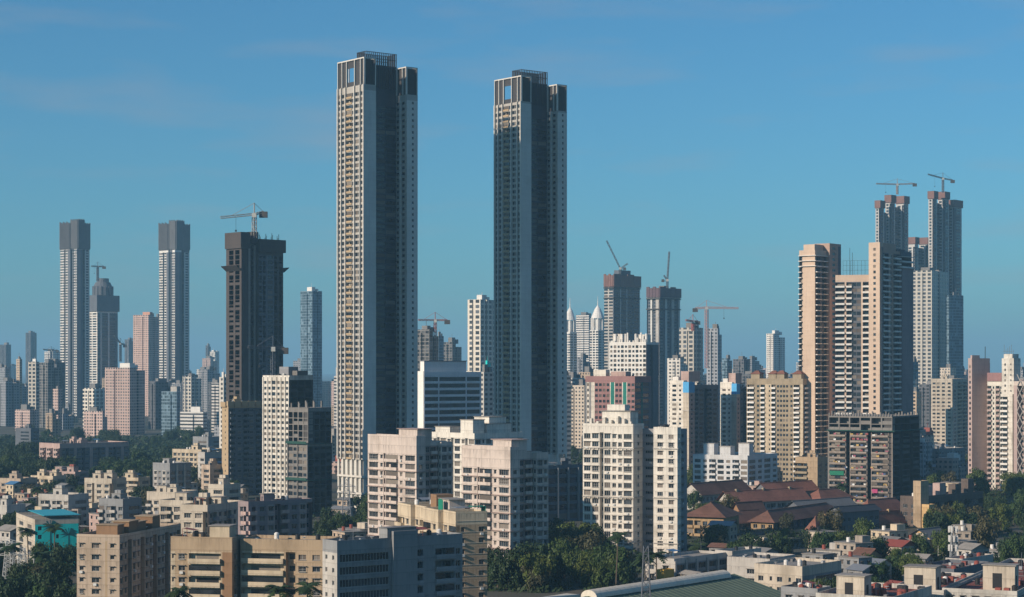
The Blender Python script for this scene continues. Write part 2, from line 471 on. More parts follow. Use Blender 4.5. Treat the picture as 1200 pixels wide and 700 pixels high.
    def finish(s, wallname='wall'):
        s.wall.build(wallname, s.mats, s.root)
        s.roof.build('roof', [s.roofmat], s.root)
        for b, mi in s.parapets: b.build('parapet', [s.mats[mi]], s.root)
        for t0, t1, z0, z1, out, P, m in s.fins:
            b = MB(); a = [P(t0, z0, .003), P(t1, z0, .003), P(t1, z0, out), P(t0, z0, out)]; c = [(p[0], p[1], z1) for p in a]
            b.quad(a[3], a[2], c[2], c[3]); b.quad(a[0], a[3], c[3], c[0]); b.quad(a[2], a[1], c[1], c[2]); b.quad(c[0], c[3], c[2], c[1])
            b.build('pilaster', [s.mats[m]], s.root)
        ws = sorted(s.wins, key=lambda q: -q[0][2]); rest = []
        for i, (p, ang, w, h, st, var) in enumerate(ws):
            if i < 99: link('window', window_mesh(w, h, st, var), s.root, Matrix.Translation(p) @ Matrix.Rotation(ang, 4, 'Z') @ Matrix.Diagonal((w / max(.4, q1(w)), 1, h / max(.4, q1(h)), 1)))
            else: rest.append((p, ang, w, h, window_mesh(w, h, st, var)))
        if rest: tag(merged('window', rest, s.root), kind='stuff')
        ws = sorted(s.bals, key=lambda q: -q[0][2]); rest = []
        for i, (p, ang, w) in enumerate(ws):
            me = balcony_mesh(w, s.balout, s.balph, s.balstyle, s.balmat)
            if i < 99 and s.parts: link('balcony', me, s.root, Matrix.Translation(p) @ Matrix.Rotation(ang, 4, 'Z') @ Matrix.Diagonal((w / q1(w), 1, 1, 1)))
            else: rest.append((p, ang, w, 1.0, me))
        if rest: tag(merged('balcony', rest, s.root), kind='stuff')
        return s

def merged(name, items, parent):
    v, f, m, mats = [], [], [], []
    for p, ang, w, h, me in items:
        k = len(v); c, n = math.cos(ang), math.sin(ang); 
        xs = [q.co for q in me.vertices]
        for q in xs: v.append((p[0] + c * q.x - n * q.y, p[1] + n * q.x + c * q.y, p[2] + q.z))
        idx = []
        for mt in me.materials:
            if mt not in mats: mats.append(mt)
            idx.append(mats.index(mt))
        for pl in me.polygons: f.append(tuple(k + i for i in pl.vertices)); m.append(idx[pl.material_index])
    me = bpy.data.meshes.new(name); me.from_pydata(v, [], f)
    for x in mats: me.materials.append(x)
    me.polygons.foreach_set("material_index", m); me.update()
    return link(name, me, parent)

FOOT = []      # footprints taken: (x, y, radius)
def free(x, y, r):
    return all((x - a) ** 2 + (y - b) ** 2 > (r + c) ** 2 for a, b, c in FOOT)

def auto(n, unit):
    u = unit.split('|'); return ' '.join(u[i % len(u)] for i in range(max(1, n)))

def slab(name, label, cat, xl, xc, xr, yt, D, a, mats, left='.6 w1|.2 s.6', right='.6 w1|.2 s.6', fh=3.1, win='plain', clut=3, heads=1, par=.9, parts=None, bal=None, balstyle='solid', group=None, mod=3.4, tank=None, roofmat=None, base=0.0, top=0.0, out=1.0):
    b = Bld(name, label, cat, xl, xc, xr, yt, D, a, mats, group, parts=(D < 1500) if parts is None else parts)
    b.winstyle = win; b.balout = out; b.balstyle = balstyle
    if bal: b.balmat = bal
    if roofmat: b.roofmat = roofmat
    lp = left if '|' not in left else auto(round(b.L / mod), left)
    rp = right if '|' not in right else auto(round(b.W / mod), right)
    b.block(0, b.W, 0, b.L, 0, b.H, lp, rp, fh, par=par + top, base=base) if not top else b.block(0, b.W, 0, b.L, 0, b.H, lp, rp, fh, par=par, base=base)
    if clut or heads: b.clutter(.6, b.W - .6, .6, b.L - .6, b.H - par, clut, heads, tank=tank)
    return b.finish()

# ------------------------------------------------------------------ ground
def ground():
    b = MB(); b.quad((-14000, -600, 0), (14000, -600, 0), (14000, 26000, 0), (-14000, 26000, 0))
    m, n, l, p = nodes_of("city_ground")
    a = noise(n, l, 0.02, 1, 6); c = noise(n, l, 0.15, 1, 4)
    o = mixc(n, l, ramp(n, l, a, .42, .6), (0.035, 0.045, 0.022), (0.10, 0.085, 0.065))
    o = mixc(n, l, mathn(n, l, 'MULTIPLY', c, .5), o, (0.03, 0.035, 0.02))
    l.new(o, p.inputs['Base Color']); p.inputs['Roughness'].default_value = .95
    tag(b.build("ground", [m]), kind='structure')
ground()
# ------------------------------------------------------------------ the two tallest towers
BEIGE = wall("tower_beige", (0.40, 0.375, 0.34), 0.25)
GREYP = wall("tower_grey_panel", (0.58, 0.57, 0.53), 0.2)
CORE = wall("tower_core_dark", (0.045, 0.055, 0.078), 0.15, 0.35)
BRONZE = plain("crown_bronze", (0.055, 0.05, 0.05), 0.5)
LIGHTFIN = wall("tower_light_fin", (0.62, 0.585, 0.53), 0.2)
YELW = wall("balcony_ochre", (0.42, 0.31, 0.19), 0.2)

def hero_tower(label, xc, yt, D, sc, a=52):
    """H-shaped tower: two wings with finned faces and an open frame crown, a dark core between them"""
    b = Bld("residential_tower", label, "tower", xc - 30, xc, xc + 55, yt, D, a, [BEIGE, GREYP, CORE, LIGHTFIN], "pair of twin supertall towers", seed=5)
    Wd, Ld = 32.5 * sc, 24.5 * sc; ww = 6.8 * sc; H = b.H; rec = 9.5 * sc
    hw = H - 16.5
    z0 = 26.0
    b.winstyle = 'bare'; b.balmat = YELW; b.balout = .35; b.balph = .8
    lp = "F.3@3 l1.0 F.22@3 l.7 l.7 F.22@3 b2.0 l1.0 F.22@3 l.9 l.9 F.22@3 l1.1 F.3@3"
    b.block(0, ww, 0, Ld, z0, hw, lp, ".3@1 .5@1 .2@1", 3.0, par=.02)
    b.block(Wd - ww, Wd, 0, Ld, z0, hw - 3, "f.4@3 l1 f.4@3 b2 f.4@3 w1 f.4@3 w1 .4", ".4@1 n.32@1 .28@1", 3.0, par=.02)
    b.block(ww + .004, Wd - ww - .004, rec, Ld + 3, z0, hw - 6, ".", ".2@2 D.9@2 g3@2 .12@2 g2@2 .12@2", 3.0, 2, par=.02)
    b.block(ww + .004, Wd - ww - .004, rec, 17.5 * sc, hw - 5.996, H - 4.5, ".", ".", 3.0, 2, par=.02)
    # podium of open columns
    for (u0, u1) in ((0, ww), (Wd - ww, Wd)):
        for y in [Ld * i / 6 for i in range(7)]:
            for x in (u0 + .5, u1 - .5):
                p = MB(); p.box(x - .5, x + .5, y - .5 if y > 0 else 0, y + .5 if y > 0 else 1, 0, z0 - .004); p.build('column', [LIGHTFIN], b.root)
    b.box('podium_wall', 1.2, Wd - 1.2, 3.2, Ld - 1, 0, z0 - .01, GREYP)
    for z in (8.5, 17.0): b.box('transfer_beam', -.6, Wd + .6, -.6, .3, z, z + 1.0, LIGHTFIN); b.box('transfer_beam', -.6, .3, .304, Ld, z, z + 1.0, LIGHTFIN)
    # open frame crowns
    def crown(x0, x1, y0, y1, z, h, hole):
        c = MB(); t = .42
        ys = [y0, y0 + (y1 - y0) * .13, y0 + (y1 - y0) * .35, y0 + (y1 - y0) * .65, y0 + (y1 - y0) * .82, y1 - t]
        for y in ys:
            c.box(x0 - .5, x0 + t, y, y + t, z, z + h); 
        for y in (y0, y1 - t): c.box(x1 - t, x1, y, y + t, z, z + h)
        c.box(x0 - .5, x0 + t, y0, y1, z + h + .003, z + h + .6); c.box(x1 - t, x1, y0, y1, z + h + .003, z + h + .6)
        c.box(x0 + t + .003, x1 - t - .003, y0, y0 + t, z + h + .003, z + h + .6); c.box(x0 + t + .003, x1 - t - .003, y1 - t, y1, z + h + .003, z + h + .6)
        c.build('crown_frame', [LIGHTFIN], b.root)
        d = MB()
        for i in range(5):
            ya, yb = ys[i] + t + .004, ys[i + 1] - .004
            if i == 2:
                d.box(x0 + .3, x0 + .5, ya, yb, z, z + h * .18); d.box(x0 + .3, x0 + .5, ya, yb, z + h * .72, z + h - .05)
            else: d.box(x0 + .3, x0 + .5, ya, yb, z, z + h - .05)
        d.box(x0 + t + .01, x1 - t - .3, y0 + 1.2, y0 + 1.35, z, z + h - .05)
        d.box(x1 - .35, x1 - .2, y0 + t + .01, y0 + (y1 - y0) * .3, z, z + h - .05)
        k = 8
        for i in range(k): d.box(x0 + t + .1 + (x1 - x0 - 2 * t) * i / k, x0 + t + .4 + (x1 - x0 - 2 * t) * i / k, y0 + .2, y0 + .4, z, z + h - .05)
        d.build('crown_louvre', [BRONZE], b.root)
    crown(0, ww, 0, Ld, hw + .004, 13.0, 2)
    crown(Wd - ww, Wd, 0, Ld, hw - 2.996, 13.5, 1)
    # railing of vertical blades round the core roof
    rl = MB(); x0, x1, y0, y1, z = ww + .1, Wd - ww - .1, rec + .1, 17.4 * sc, H - 4.5
    zb = z - 12
    for i in range(17):
        x = x0 + (x1 - x0) * i / 16
        rl.box(x - .14, x + .14, y0 - .55, y0 - .2, zb, z + 6.5); rl.box(x - .14, x + .14, y1 - .3, y1, z, z + 6.5)
    for i in range(1, 9):
        y = y0 + (y1 - y0) * i / 9
        rl.box(x0 - .2, x0 + .1, y - .14, y + .14, z + .01, z + 6.5); rl.box(x1 - .1, x1 + .2, y - .14, y + .14, z + .01, z + 6.5)
    for zz in (z + 6.2, z + 3.0):
        rl.box(x0 - .15, x1 + .15, y0 - .19, y0 - .05, zz, zz + .3); rl.box(x0 - .15, x1 + .15, y1 + .01, y1 + .15, zz, zz + .3)
        rl.box(x0 + .11, x0 + .2, y0, y1, zz, zz + .3); rl.box(x1 - .2, x1 - .11, y0, y1, zz, zz + .3)
    rl.build('crown_railing', [BRONZE], b.root)
    return b.finish()

hero_tower("tallest beige and grey twin tower with sunlit balconies down its whole left face", 427.5, 60, 1000, 1.0)
hero_tower("second tall twin tower, shaded grey below a sunlit top by its twin's shadow", 611.5, 82, 1050, .95)

# ------------------------------------------------------------------ near blocks, lower left
TANP = wall("tan_pink_render", (0.47, 0.37, 0.28), 0.65)
TAN = wall("tan_render", (0.41, 0.305, 0.20), 0.55)
CREAM = wall("cream_render", (0.56, 0.46, 0.33), 0.6)
CREAM2 = wall("pale_cream_render", (0.52, 0.45, 0.36), 0.65)
BROWN = wall("brown_tile_cladding", (0.27, 0.16, 0.09), 0.3)
GREYB = wall("blue_grey_render", (0.25, 0.252, 0.255), 0.4)
GREYM = wall("mid_grey_render", (0.27, 0.27, 0.28), 0.4)
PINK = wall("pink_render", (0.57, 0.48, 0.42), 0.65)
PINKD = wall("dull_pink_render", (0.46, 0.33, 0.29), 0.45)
PALE = wall("pale_grey_render", (0.46, 0.43, 0.39), 0.5)
WHITE2 = wall("warm_white_render", (0.70, 0.65, 0.57), 0.7)
TEAL = wall("teal_paint", (0.02, 0.60, 0.56), 0.25)
OLIVE = wall("olive_brown_render", (0.34, 0.275, 0.19), 0.4)
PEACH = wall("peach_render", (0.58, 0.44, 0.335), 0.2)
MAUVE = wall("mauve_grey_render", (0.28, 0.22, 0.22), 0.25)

def front_tan_block():
    b = Bld("apartment_block", "tan block with brown rooftop huts and a long shaded side, at the lower left corner", "apartment block", 90, 140, 212, 627, 518, 14, [TANP, TAN])
    b.winstyle = ('ac', 'ac', 'cage', 'shade')
    b.block(0, b.W, 0, b.L, 0, b.H, "s1 .25 n1.4 .3 .25@1 s1 .25", ' '.join(["w1.3 .3 n1 .2 d1.4 .2"] * 5), 3.0)
    z = b.H - .9
    for i, (x0, x1, y0, y1, h) in enumerate(((3, 7, 2, 8, 3.1), (9, 15, 1.5, 6, 3.6), (18, 23, 3, 9, 2.8), (25, 30, 2, 7, 3.8))):
        b.box('stair_head', x0, x1, y0, y1, z, z + h, BROWN); b.box('stair_head_roof', x0 - .3, x1 + .3, y0 - .3, y1 + .3, z + h + .003, z + h + .2, TAN)
    b.clutter(.6, b.W - 1, .6, b.L - .6, z, 6, 0)
    b.finish()
front_tan_block()

def front_balcony_block():
    b = Bld("apartment_block", "tan and cream block with two stacks of long cream balconies, nearest at bottom left", "apartment block", 200, 272, 286, 630, 515, 12, [TAN, CREAM, BROWN])
    b.winstyle = ('sill', 'cage', 'ac'); b.balmat = CREAM; b.balout = .9; b.balph = 1.15
    b.block(0, b.W, 0, b.L, 0, b.H, ".3@1 s.8@1 .2 n2.4 .3 b7.4@1 .8 .2@2 .2 .2 2.4", ".4 s.6 .8 s.6 .5", 3.05) if False else b.block(0, b.W, 0, b.L, 0, b.H, "s1@1 .2 n2.6 .3 b7.2@1 .3 .8@2 .8@2 .6@2", ".4 s.6 .8 s.6 .5", 3.05)
    x1 = b.lx(286, 0) + 8; 
    b.block(-.01 + 4, 4 + 12, -24.3, -.8, 0, b.H - .6, ".3 b7@1 .3 d1.6 n2.3 n2.3 .6@2", ".3 s1 .5 s1 .6 s1 .4", 3.05)
    z = b.H - .9
    b.box('lift_room', 1.2, 6.2, 1.2, 6.6, z, z + 3.6, CREAM); b.box('lift_room_roof', .9, 6.5, .9, 6.9, z + 3.604, z + 3.85, ROOF)
    b.clutter(.8, b.W - .8, 7.5, b.L - .6, z, 4, 0); b.clutter(5, 15, -23, -2, z - .6, 5, 0)
    b.finish()
front_balcony_block()

def front_grey_block():
    b = Bld("apartment_block", "grey block with wide shaded balconies and a smooth stair tower, bottom centre left", "apartment block", 378, 395, 542, 634, 480, 54, [GREYB, GREYM, PALE])
    b.winstyle = 'plain'; b.balmat = GREYM; b.balout = .7; b.balph = 1.0
    W = b.W; x = [b.lx(p) for p in (395, 412, 427, 459, 491, 530)]
    b.block(0, W, 0, b.L, 0, b.H, ".3@2 s1@2 .4@2 s1@2 .3@2", "l15 .3 w1.4 .9 d.6 b3.0@1 b2.6@1 .6 .8 .8 .8 .6 b3@1 b2.6@1 w2 .3", 3.05)  # left face in paler grey, its sunlight put into the colour
    z0 = b.H
    b.box('stair_tower', x[3], x[4] - 1.0, -.9, -.004, 0, z0 + 1.6, GREYB)
    b.box('stair_head', x[3] - 1, x[4] - .6, .4, 4.2, z0 - .89, z0 + 2.2, GREYB); b.box('stair_head_roof', x[3] - 1.3, x[4] - .3, .1, 4.5, z0 + 2.204, z0 + 2.4, ROOF_G)
    b.clutter(.8, x[3] - 2, .6, b.L - .6, z0 - .9, 5, 0); b.clutter(x[4], W - .6, .6, b.L - .6, z0 - .9, 4, 0)
    b.finish()
front_grey_block()

def cream_block():
    b = Bld("apartment_block", "cream block with stepped balconies, green netting on its roof and a plain banded side", "apartment block", 472, 534, 571, 600, 560, 67, [CREAM, TAN, CREAM2])
    b.winstyle = ('shade', 'shade', 'ac', 'cage'); b.balmat = CREAM; b.balout = 1.1
    L, W, H = b.L, b.W, b.H
    b.block(0, W, 0, L * .22, 0, H, "w1 .2 b1.6", ".3@1 n.5@1 .9@1 w.6@1 .15@1", 3.1, 0)
    b.block(-1.6, W, L * .22 + .004, L * .5, 0, H, "b2 .4 w1 .5", ".", 3.1)
    b.block(-.2, W, L * .5 + .004, L * .74, 0, H, "w1 .3 b2 .3", ".", 3.1)
    b.block(-1.6, W, L * .74 + .004, L, 0, H, "b2 .4 w1 .5", ".", 3.1)
    for i in range(1, 10): b.band(i * 3.1 + 1.0, .16, .12, CREAM2, x0=.13, x1=W, y0=0, y1=.2, name='string_course')
    z = H - .9
    b.box('stair_head', W * .3, W * .8, L * .28, L * .45, z, z + 3.4, PINK); b.box('stair_head_roof', W * .25, W * .85, L * .26, L * .47, z + 3.404, z + 3.6, ROOF)
    b.box('stair_head', W * .35, W * .9, L * .55, L * .66, z, z + 4.2, BROWN)
    g = plain("green_shade_net", (0.01, 0.20, 0.13), .9)
    n = MB()
    for i in range(8):
        x = W * .12; y = L * .30 + i * .45
        n.quad((x + .3 * (i % 2), y, z + .2), (x + .3 * ((i + 1) % 2), y + .45, z + .2), (x + .3 * ((i + 1) % 2), y + .45, z + 3.2 + .3 * (i % 3)), (x + .3 * (i % 2), y, z + 3.2 + .3 * ((i + 2) % 3)))
    n.build('shade_net', [g], b.root)
    n = MB(); n.box(W * .55, W - .3, .3, 3.6, z + 2.1, z + 2.25); n.box(W - .42, W - .32, .3, 3.6, z + .01, z + 2.09); n.build('shade_net', [g], b.root)
    n = MB(); n.box(.4, W * .5, .6, L * .12, z + 1.9, z + 2.0); n.build('tin_canopy', [GALV], b.root)
    b.clutter(.6, W - .6, L * .7, L - 1, z, 5, 0)
    b.finish()
cream_block()

def pink_block(label, xl, xc, xr, yt, D, a, low, seed):
    b = Bld("apartment_block", label, "apartment block", xl, xc, xr, yt, D, a, [PINK, PINKD, MAUVE], "pink apartment blocks with shaded right sides", seed=seed)
    b.winstyle = ('shade', 'shade', 'ac', 'cage'); b.balmat = PINK; b.balout = .9
    L, W, H = b.L, b.W, b.H; top = 6.0
    b.block(0, W * .28, 0, L, 0, H, ".25 l2.6 .3 n1.1 d.5 .1 b3.2 .3 n1.1 .4 l2.7 .3", ".3 n1 .3", 3.1, 0, base=0, par=top + .0, roof=False)
    b.roof.quad((0, 0, H - top), (W * .28, 0, H - top), (W * .28, L, H - top), (0, L, H - top))
    p = MB(); t = .25; x1 = W * .28
    p.box(0, x1, 0, t, H - top, H); p.box(0, x1, L - t, L, H - top, H); p.box(0, t, t, L - t, H - top, H); p.box(x1 - t, x1, t, L - t, H - top, H)
    p.build('terrace_screen', [PINK], b.root)
    b.block(W * .28 + .004, W, 1.2, L * .9, 0, H - low, ".", ".2@1 l1.8@1 .1@1 b2@1 .2@1 l1.8@1 .2@1 n1@1 .2@1", 3.1, 0)  # right side in duller pink, with shade put into the colour
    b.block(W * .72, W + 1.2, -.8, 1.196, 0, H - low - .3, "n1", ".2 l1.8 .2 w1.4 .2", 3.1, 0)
    nb = int((H - top) / 3.1)
    for i in range(1, nb, 2): b.band(i * 3.1 - .1, .14, .55, PINKD, x0=0, x1=W * .28 + .3, name='sunshade_ledge')
    z = H - top
    b.box('lift_room', W * .1, W * .55, L * .05, L * .42, H - low - .9, H + 2.3, PINK); b.box('lift_room_roof', W * .07, W * .58, L * .02, L * .45, H + 2.304, H + 2.5, PINKD)
    b.clutter(W * .6, W - .5, 1.6, L * .88, H - low - .9, 4, 0)
    b.finish()
pink_block("pink block whose sunlit face stands left of the cream stepped block", 431, 488, 526, 511, 730, 48, 2.2, 11)
pink_block("pink block rising behind the right end of the cream stepped block", 541, 598, 638, 524, 690, 46, 2.0, 12)

def rear_pale_block():
    b = Bld("apartment_block", "stained off white block with stair heads, between and behind the two pink blocks", "apartment block", 499, 556, 613, 508, 812, 48, [WHITE2, PALE, MAUVE])
    b.winstyle = ('shade', 'shade', 'ac', 'cage')
    L, W, H = b.L, b.W, b.H
    b.block(0, W, 0, L, 0, H, auto(round(L / 3.0), '.2 l1.4|.2 w1|d.6'), auto(round(W / 3.0), '.2 l1.4|.2 n.8'), 3.1)
    z = H - .9
    for x0, x1, y0, y1, h in ((W * .02, W * .25, L * .05, L * .3, 6.2), (W * .35, W * .85, L * .1, L * .5, 4.4), (W * .45, W * .8, L * .15, L * .45, 7.2), (W * .1, W * .3, L * .6, L * .9, 3)):
        b.box('stair_head', x0, x1, y0, y1, z, z + h, WHITE2); b.box('stair_head_roof', x0 - .3, x1 + .3, y0 - .3, y1 + .3, z + h + .004, z + h + .25, ROOF)
    b.clutter(W * .1, W * .9, L * .05, L * .95, z, 7, 0)
    b.finish()
rear_pale_block()

def white_block():
    b = Bld("apartment_block", "large stained white block with arched window rows beside a dark slot, centre right", "apartment block", 683, 742, 765, 497, 765, 28, [WHITE2, PALE, GREYM])
    b.winstyle = ('sill', 'sill', 'ac', 'cage'); L, W, H = b.L, b.W, b.H
    b.block(0, W * .55, 0, L, 0, H, ".2 l1.5 .25 l1.5 .2 d.8 .15 l1.4 .2 w1.1 .15 w1.1 .2 l1.8 .25", ".5 s.6 .6", 3.15)
    b.block(W * .55 + .004, W * .55 + 5.5, 4.5, L, 0, H - 1, ".", ".2@2 s1@2 .2@2", 3.15, 2)
    # right-hand strip, facing left like the main front
    xs, y0, yb = 5.2, -16.2, -6.2
    b.block(xs, xs + 3.6, y0, yb, 0, H - 1.2, ".4 w1.1 .5 w1 .4", ". s1 . s1 .", 3.15)
    b.block(xs + 3.604, W * .55 + 8, y0 + 1.5, 4.4, 0, H - 2, ".2@2 s1@2 .5@2", ".2@2 s1@2 .2@2", 3.15, 2)  # notch walls in mid grey, recess shade put into their colour
    for z in (H - 9.6, H - 28.5, H - 46): 
        b.band(z, .35, .45, PALE, x1=W * .55 + .2); b.band(z, .35, .45, PALE, x0=xs, x1=xs + 3.7, y0=y0, y1=yb)
    z = H - .9
    # the arched rows: round heads above openings
    for zf in (int((H - 9.6) / 3.15) * 3.15 - 3.15 + 2.55, int((H - 28.5) / 3.15) * 3.15 - 3.15 + 2.55):
        for py in (.10, .26, .56, .74, .9):
            m = MB(); n = 8; r = .95; y = L * (1 - py)
            for i in range(n):
                a0, a1 = math.pi * i / n, math.pi * (i + 1) / n
                m.quad((-.35, y + r * math.cos(a0), zf + r * math.sin(a0)), (-.35, y + r * math.cos(a1), zf + r * math.sin(a1)), (-.35, y + (r + .28) * math.cos(a1), zf + (r + .28) * math.sin(a1)), (-.35, y + (r + .28) * math.cos(a0), zf + (r + .28) * math.sin(a0)))
                m.quad((-.35, y + (r + .28) * math.cos(a0), zf + (r + .28) * math.sin(a0)), (-.35, y + (r + .28) * math.cos(a1), zf + (r + .28) * math.sin(a1)), (-.01, y + (r + .28) * math.cos(a1), zf + (r + .28) * math.sin(a1)), (-.01, y + (r + .28) * math.cos(a0), zf + (r + .28) * math.sin(a0)))
            m.build('window_arch', [WHITE2], b.root)
    b.box('lift_room', 2, W * .5, L * .1, L * .66, z, z + 5.6, WHITE2); b.box('lift_room_roof', 1.6, W * .5 + .4, L * .08, L * .68, z + 5.604, z + 5.9, ROOF)
    b.box('tank_room', 4, W * .45, L * .25, L * .6, z + 5.91, z + 8.2, WHITE2)
    for i in range(7):
        y = L * (.05 + .13 * i); b.box('roof_screen', .5, 2.0 + (i % 3), y, y + .9, z, z + 1.8 + (i * 37 % 5) * .5, WHITE2)
    b.clutter(1, W * .5, .6, L - .6, z, 9, 0); b.clutter(xs + .6, xs + 3, y0 + 1, yb - 1, z - 1.2, 3, 0)
    b.finish()
white_block()
# ------------------------------------------------------------------ middle distance
def fringe(b, z, x0, x1, y0, y1, mat, h=3.0, out=1.2, name='formwork_screen'):
    m = MB(); t = .3
    m.box(x0 - out, x1 + out, y0 - out, y0 - out + t, z, z + h); m.box(x0 - out, x1 + out, y1 + out - t, y1 + out, z, z + h)
    m.box(x0 - out, x0 - out + t, y0 - out + t, y1 + out - t, z, z + h); m.box(x1 + out - t, x1 + out, y0 - out + t, y1 + out - t, z, z + h)
    return m.build(name, [mat], b.root)

NETB = wall("brown_scaffold_net", (0.20, 0.11, 0.075), 0.3)
NETR = wall("rust_formwork_screen", (0.21, 0.115, 0.095), 0.3)
NETG = plain("dark_green_net", (0.02, 0.07, 0.055), .9)
DKB = wall("dark_brown_netting", (0.080, 0.068, 0.064), 0.3)
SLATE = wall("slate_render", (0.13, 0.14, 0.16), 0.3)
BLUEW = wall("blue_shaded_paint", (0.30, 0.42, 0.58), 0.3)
SKYB = wall("sky_blue_paint", (0.10, 0.38, 0.68), 0.2)
MAROON = wall("dusty_red_grid", (0.30, 0.17, 0.165), 0.3)
GREENP = wall("green_cladding", (0.025, 0.19, 0.155), 0.3)
TILE = wall("red_roof_tiles", (0.235, 0.105, 0.075), 0.55, .9, .3)
TILE2 = wall("brown_roof_tiles", (0.175, 0.09, 0.066), 0.55, .9, .3)
YELL = wall("old_yellow_wall", (0.60, 0.40, 0.19), 0.6)
SHEET = wall("grey_sheet_roof", (0.17, 0.17, 0.17), 0.4)
GREENR = wall("green_sheet_roof", (0.115, 0.15, 0.105), 0.25, .7, .12)
RIDGE = wall("pale_ridge_sheet", (0.66, 0.60, 0.50), 0.3)
PALEB = wall("pale_beige_tower", (0.60, 0.52, 0.42), 0.25)
CLOTHS = [plain("cloth_" + n, c, .9) for n, c in (("red", (.28, .08, .08)), ("blue", (.08, .12, .24)), ("white", (.7, .7, .68)), ("pink", (.35, .12, .16)), ("ochre", (.5, .34, .12)), ("grey", (.2, .2, .22)))]

def white_unfinished():
    b = Bld("apartment_tower", "narrow white gridded tower with an unfinished dark side, behind a raw concrete frame", "tower", 308, 339, 367, 440, 1040, 36, [WHITE2, CONC_D])
    b.winstyle = 'bare'
    b.block(0, b.W, 0, b.L, 0, b.H, "f.35 w1 f.35 w1 f.35 l1.2 f.35 w1 f.35 w1 f.35 w1 f.2", ".3@1 o2@1 o2@1 o2@1 .3@1", 3.0)
    b.box('lift_room', b.W * .3, b.W * .7, b.L * .3, b.L * .65, b.H - .9, b.H + 4.5, GREYM); b.box('lift_room', b.W * .35, b.W * .8, b.L * .02, b.L * .2, b.H - .9, b.H + 2.4, CONC)
    b.clutter(1, b.W * .3, 1, b.L - 1, b.H - .9, 3, 0); b.finish()
    b = Bld("building_frame", "raw concrete frame with open upper floors and net strips, beside the tallest tower", "unfinished building", 337, 361, 389, 478, 965, 42, [CONC, CONC_D])
    b.winstyle = 'bare'; zs = b.z(520)
    b.block(0, b.W, 0, b.L, 0, zs, "f.2 l1 w1 f.2 l1 w1 f.2", "o1@1 o1@1 o1@1 o1@1", 3.1, par=.02, roof=False)  # one concrete in two tones: sunlit left, shade coloured into the right
    b.block(.2, b.W - .2, .2, b.L - .2, zs + .004, b.H, "o1 o1 o1 o1", "o1@1 o1@1 o1@1 o1@1", 3.1, par=.02)
    for i in range(9):
        m = MB(); x, y = (b.W * (.05 + .3 * (i % 3)), b.L * (.1 + .38 * (i // 3))); m.box(x, x + .7, y, y + .7, b.H, b.H + 2.2 + (i % 3) * .5); m.build('column_stub', [CONC], b.root)
    for z in (zs - .3, zs - 18, zs - 34):
        m = MB(); m.box(-1.4, -.05, 0, b.L, z, z + .25); m.box(-1.4, -1.2, 0, b.L, z + .26, z + 1.3); m.box(-1.4, b.W, -1.4, -.05, z, z + .25); m.build('safety_net', [NETG], b.root)
    b.finish()
white_unfinished()

def dark_tower():
    b = Bld("apartment_tower", "dark block with a yellow edge and ochre roof fringe, below the dark unfinished tower", "tower", 260, 267.5, 308, 472, 1120, 50, [YELW, SLATE])
    b.winstyle = 'plain'; b.balmat = SLATE
    b.block(0, b.W, 0, b.L, 0, b.H, ".6 s.4 .5", ".3@1 b1@1 .3@1 w1@1 .2@1 b1@1 w1@1 .3@1 b1@1 .3@1", 3.1)  # slate on the right side stands in for its shade
    for i in range(5):
        m = MB(); x = b.W * i / 5; m.box(x - .8, x + b.W * .14, -1.0, .6, b.H - 1.8 - .8 * (i % 2), b.H + .8); m.build('roof_fringe', [YELW], b.root)
    b.box('roof_fringe', -1.0, .5, 1.5, b.L, b.H - 2.4, b.H + .3, YELW)
    b.clutter(1, b.W - 1, 2, b.L - 1, b.H - .9, 4, 1); b.finish()
    b = Bld("unfinished_tower", "tall dark unfinished tower wrapped in netting with a crane on its roof", "tower", 265, 283, 333, 279, 1230, 47, [DKB, CONC_D, wall("pale_raw_concrete", (.36, .335, .30), .4), SLATE])
    b.parts = False; W, L, H = b.W, b.L, b.H; hl = b.z(272)
    x1 = W * .16
    b.block(0, x1, 0, L, 0, hl - 10, ".5 o.9 .2 o.9 .3", ".5 .5", 3.1, 0, par=.02)
    b.block(x1 + .004, W * .42, 4.0, L, 0, H - 2, ".", "d1@1 .6@2 o.9@1 .6@2", 3.1, 1, par=.02)
    b.block(W * .42 + .004, W, 1.0, L, 0, H - 8, ".", "o1@3 o1@3 .4@3 g1.4@3 .3@3 o1@1 .3@1 o1@1 .2@1", 3.1, 1, par=.02)
    b.box('formwork_screen', -1.0, x1 + .8, -.8, L, hl - 9.99, hl, DKB)
    b.box('formwork_screen', W * .42 + .3, W + 1.2, -.3, L, H - 7.99, H, DKB)
    b.box('formwork_screen', W * .30, W * .44, 2.4, L * .6, H - 1.99, H + 4.5, CONC_D)
    for i in range(12):
        m = MB(); x = W * (.45 + .048 * i); m.bar((x, 0.5 + (i % 3) * 3, H), (x, .5 + (i % 3) * 3, H + 1.5 + (i * 7 % 5) * .7), .2); m.build('rebar_post', [STEEL], b.root)
    for z in (H - 20,):
        m = MB(); m.quad((W, 0, z), (W + 4, 0, z + 3), (W + 4, L, z + 3), (W, L, z)); m.quad((W, L, z - .3), (W + 4, L, z + 2.7), (W + 4, 0, z + 2.7), (W, 0, z - .3)); m.build('catch_net', [CONC_D], b.root)
        m = MB(); m.quad((0, L, z), (-4, L, z + 3), (-4, 0, z + 3), (0, 0, z)); m.quad((0, 0, z - .3), (-4, 0, z + 2.7), (-4, L, z + 2.7), (0, L, z - .3)); m.build('catch_net', [CONC_D], b.root)
    b.finish()
dark_tower()

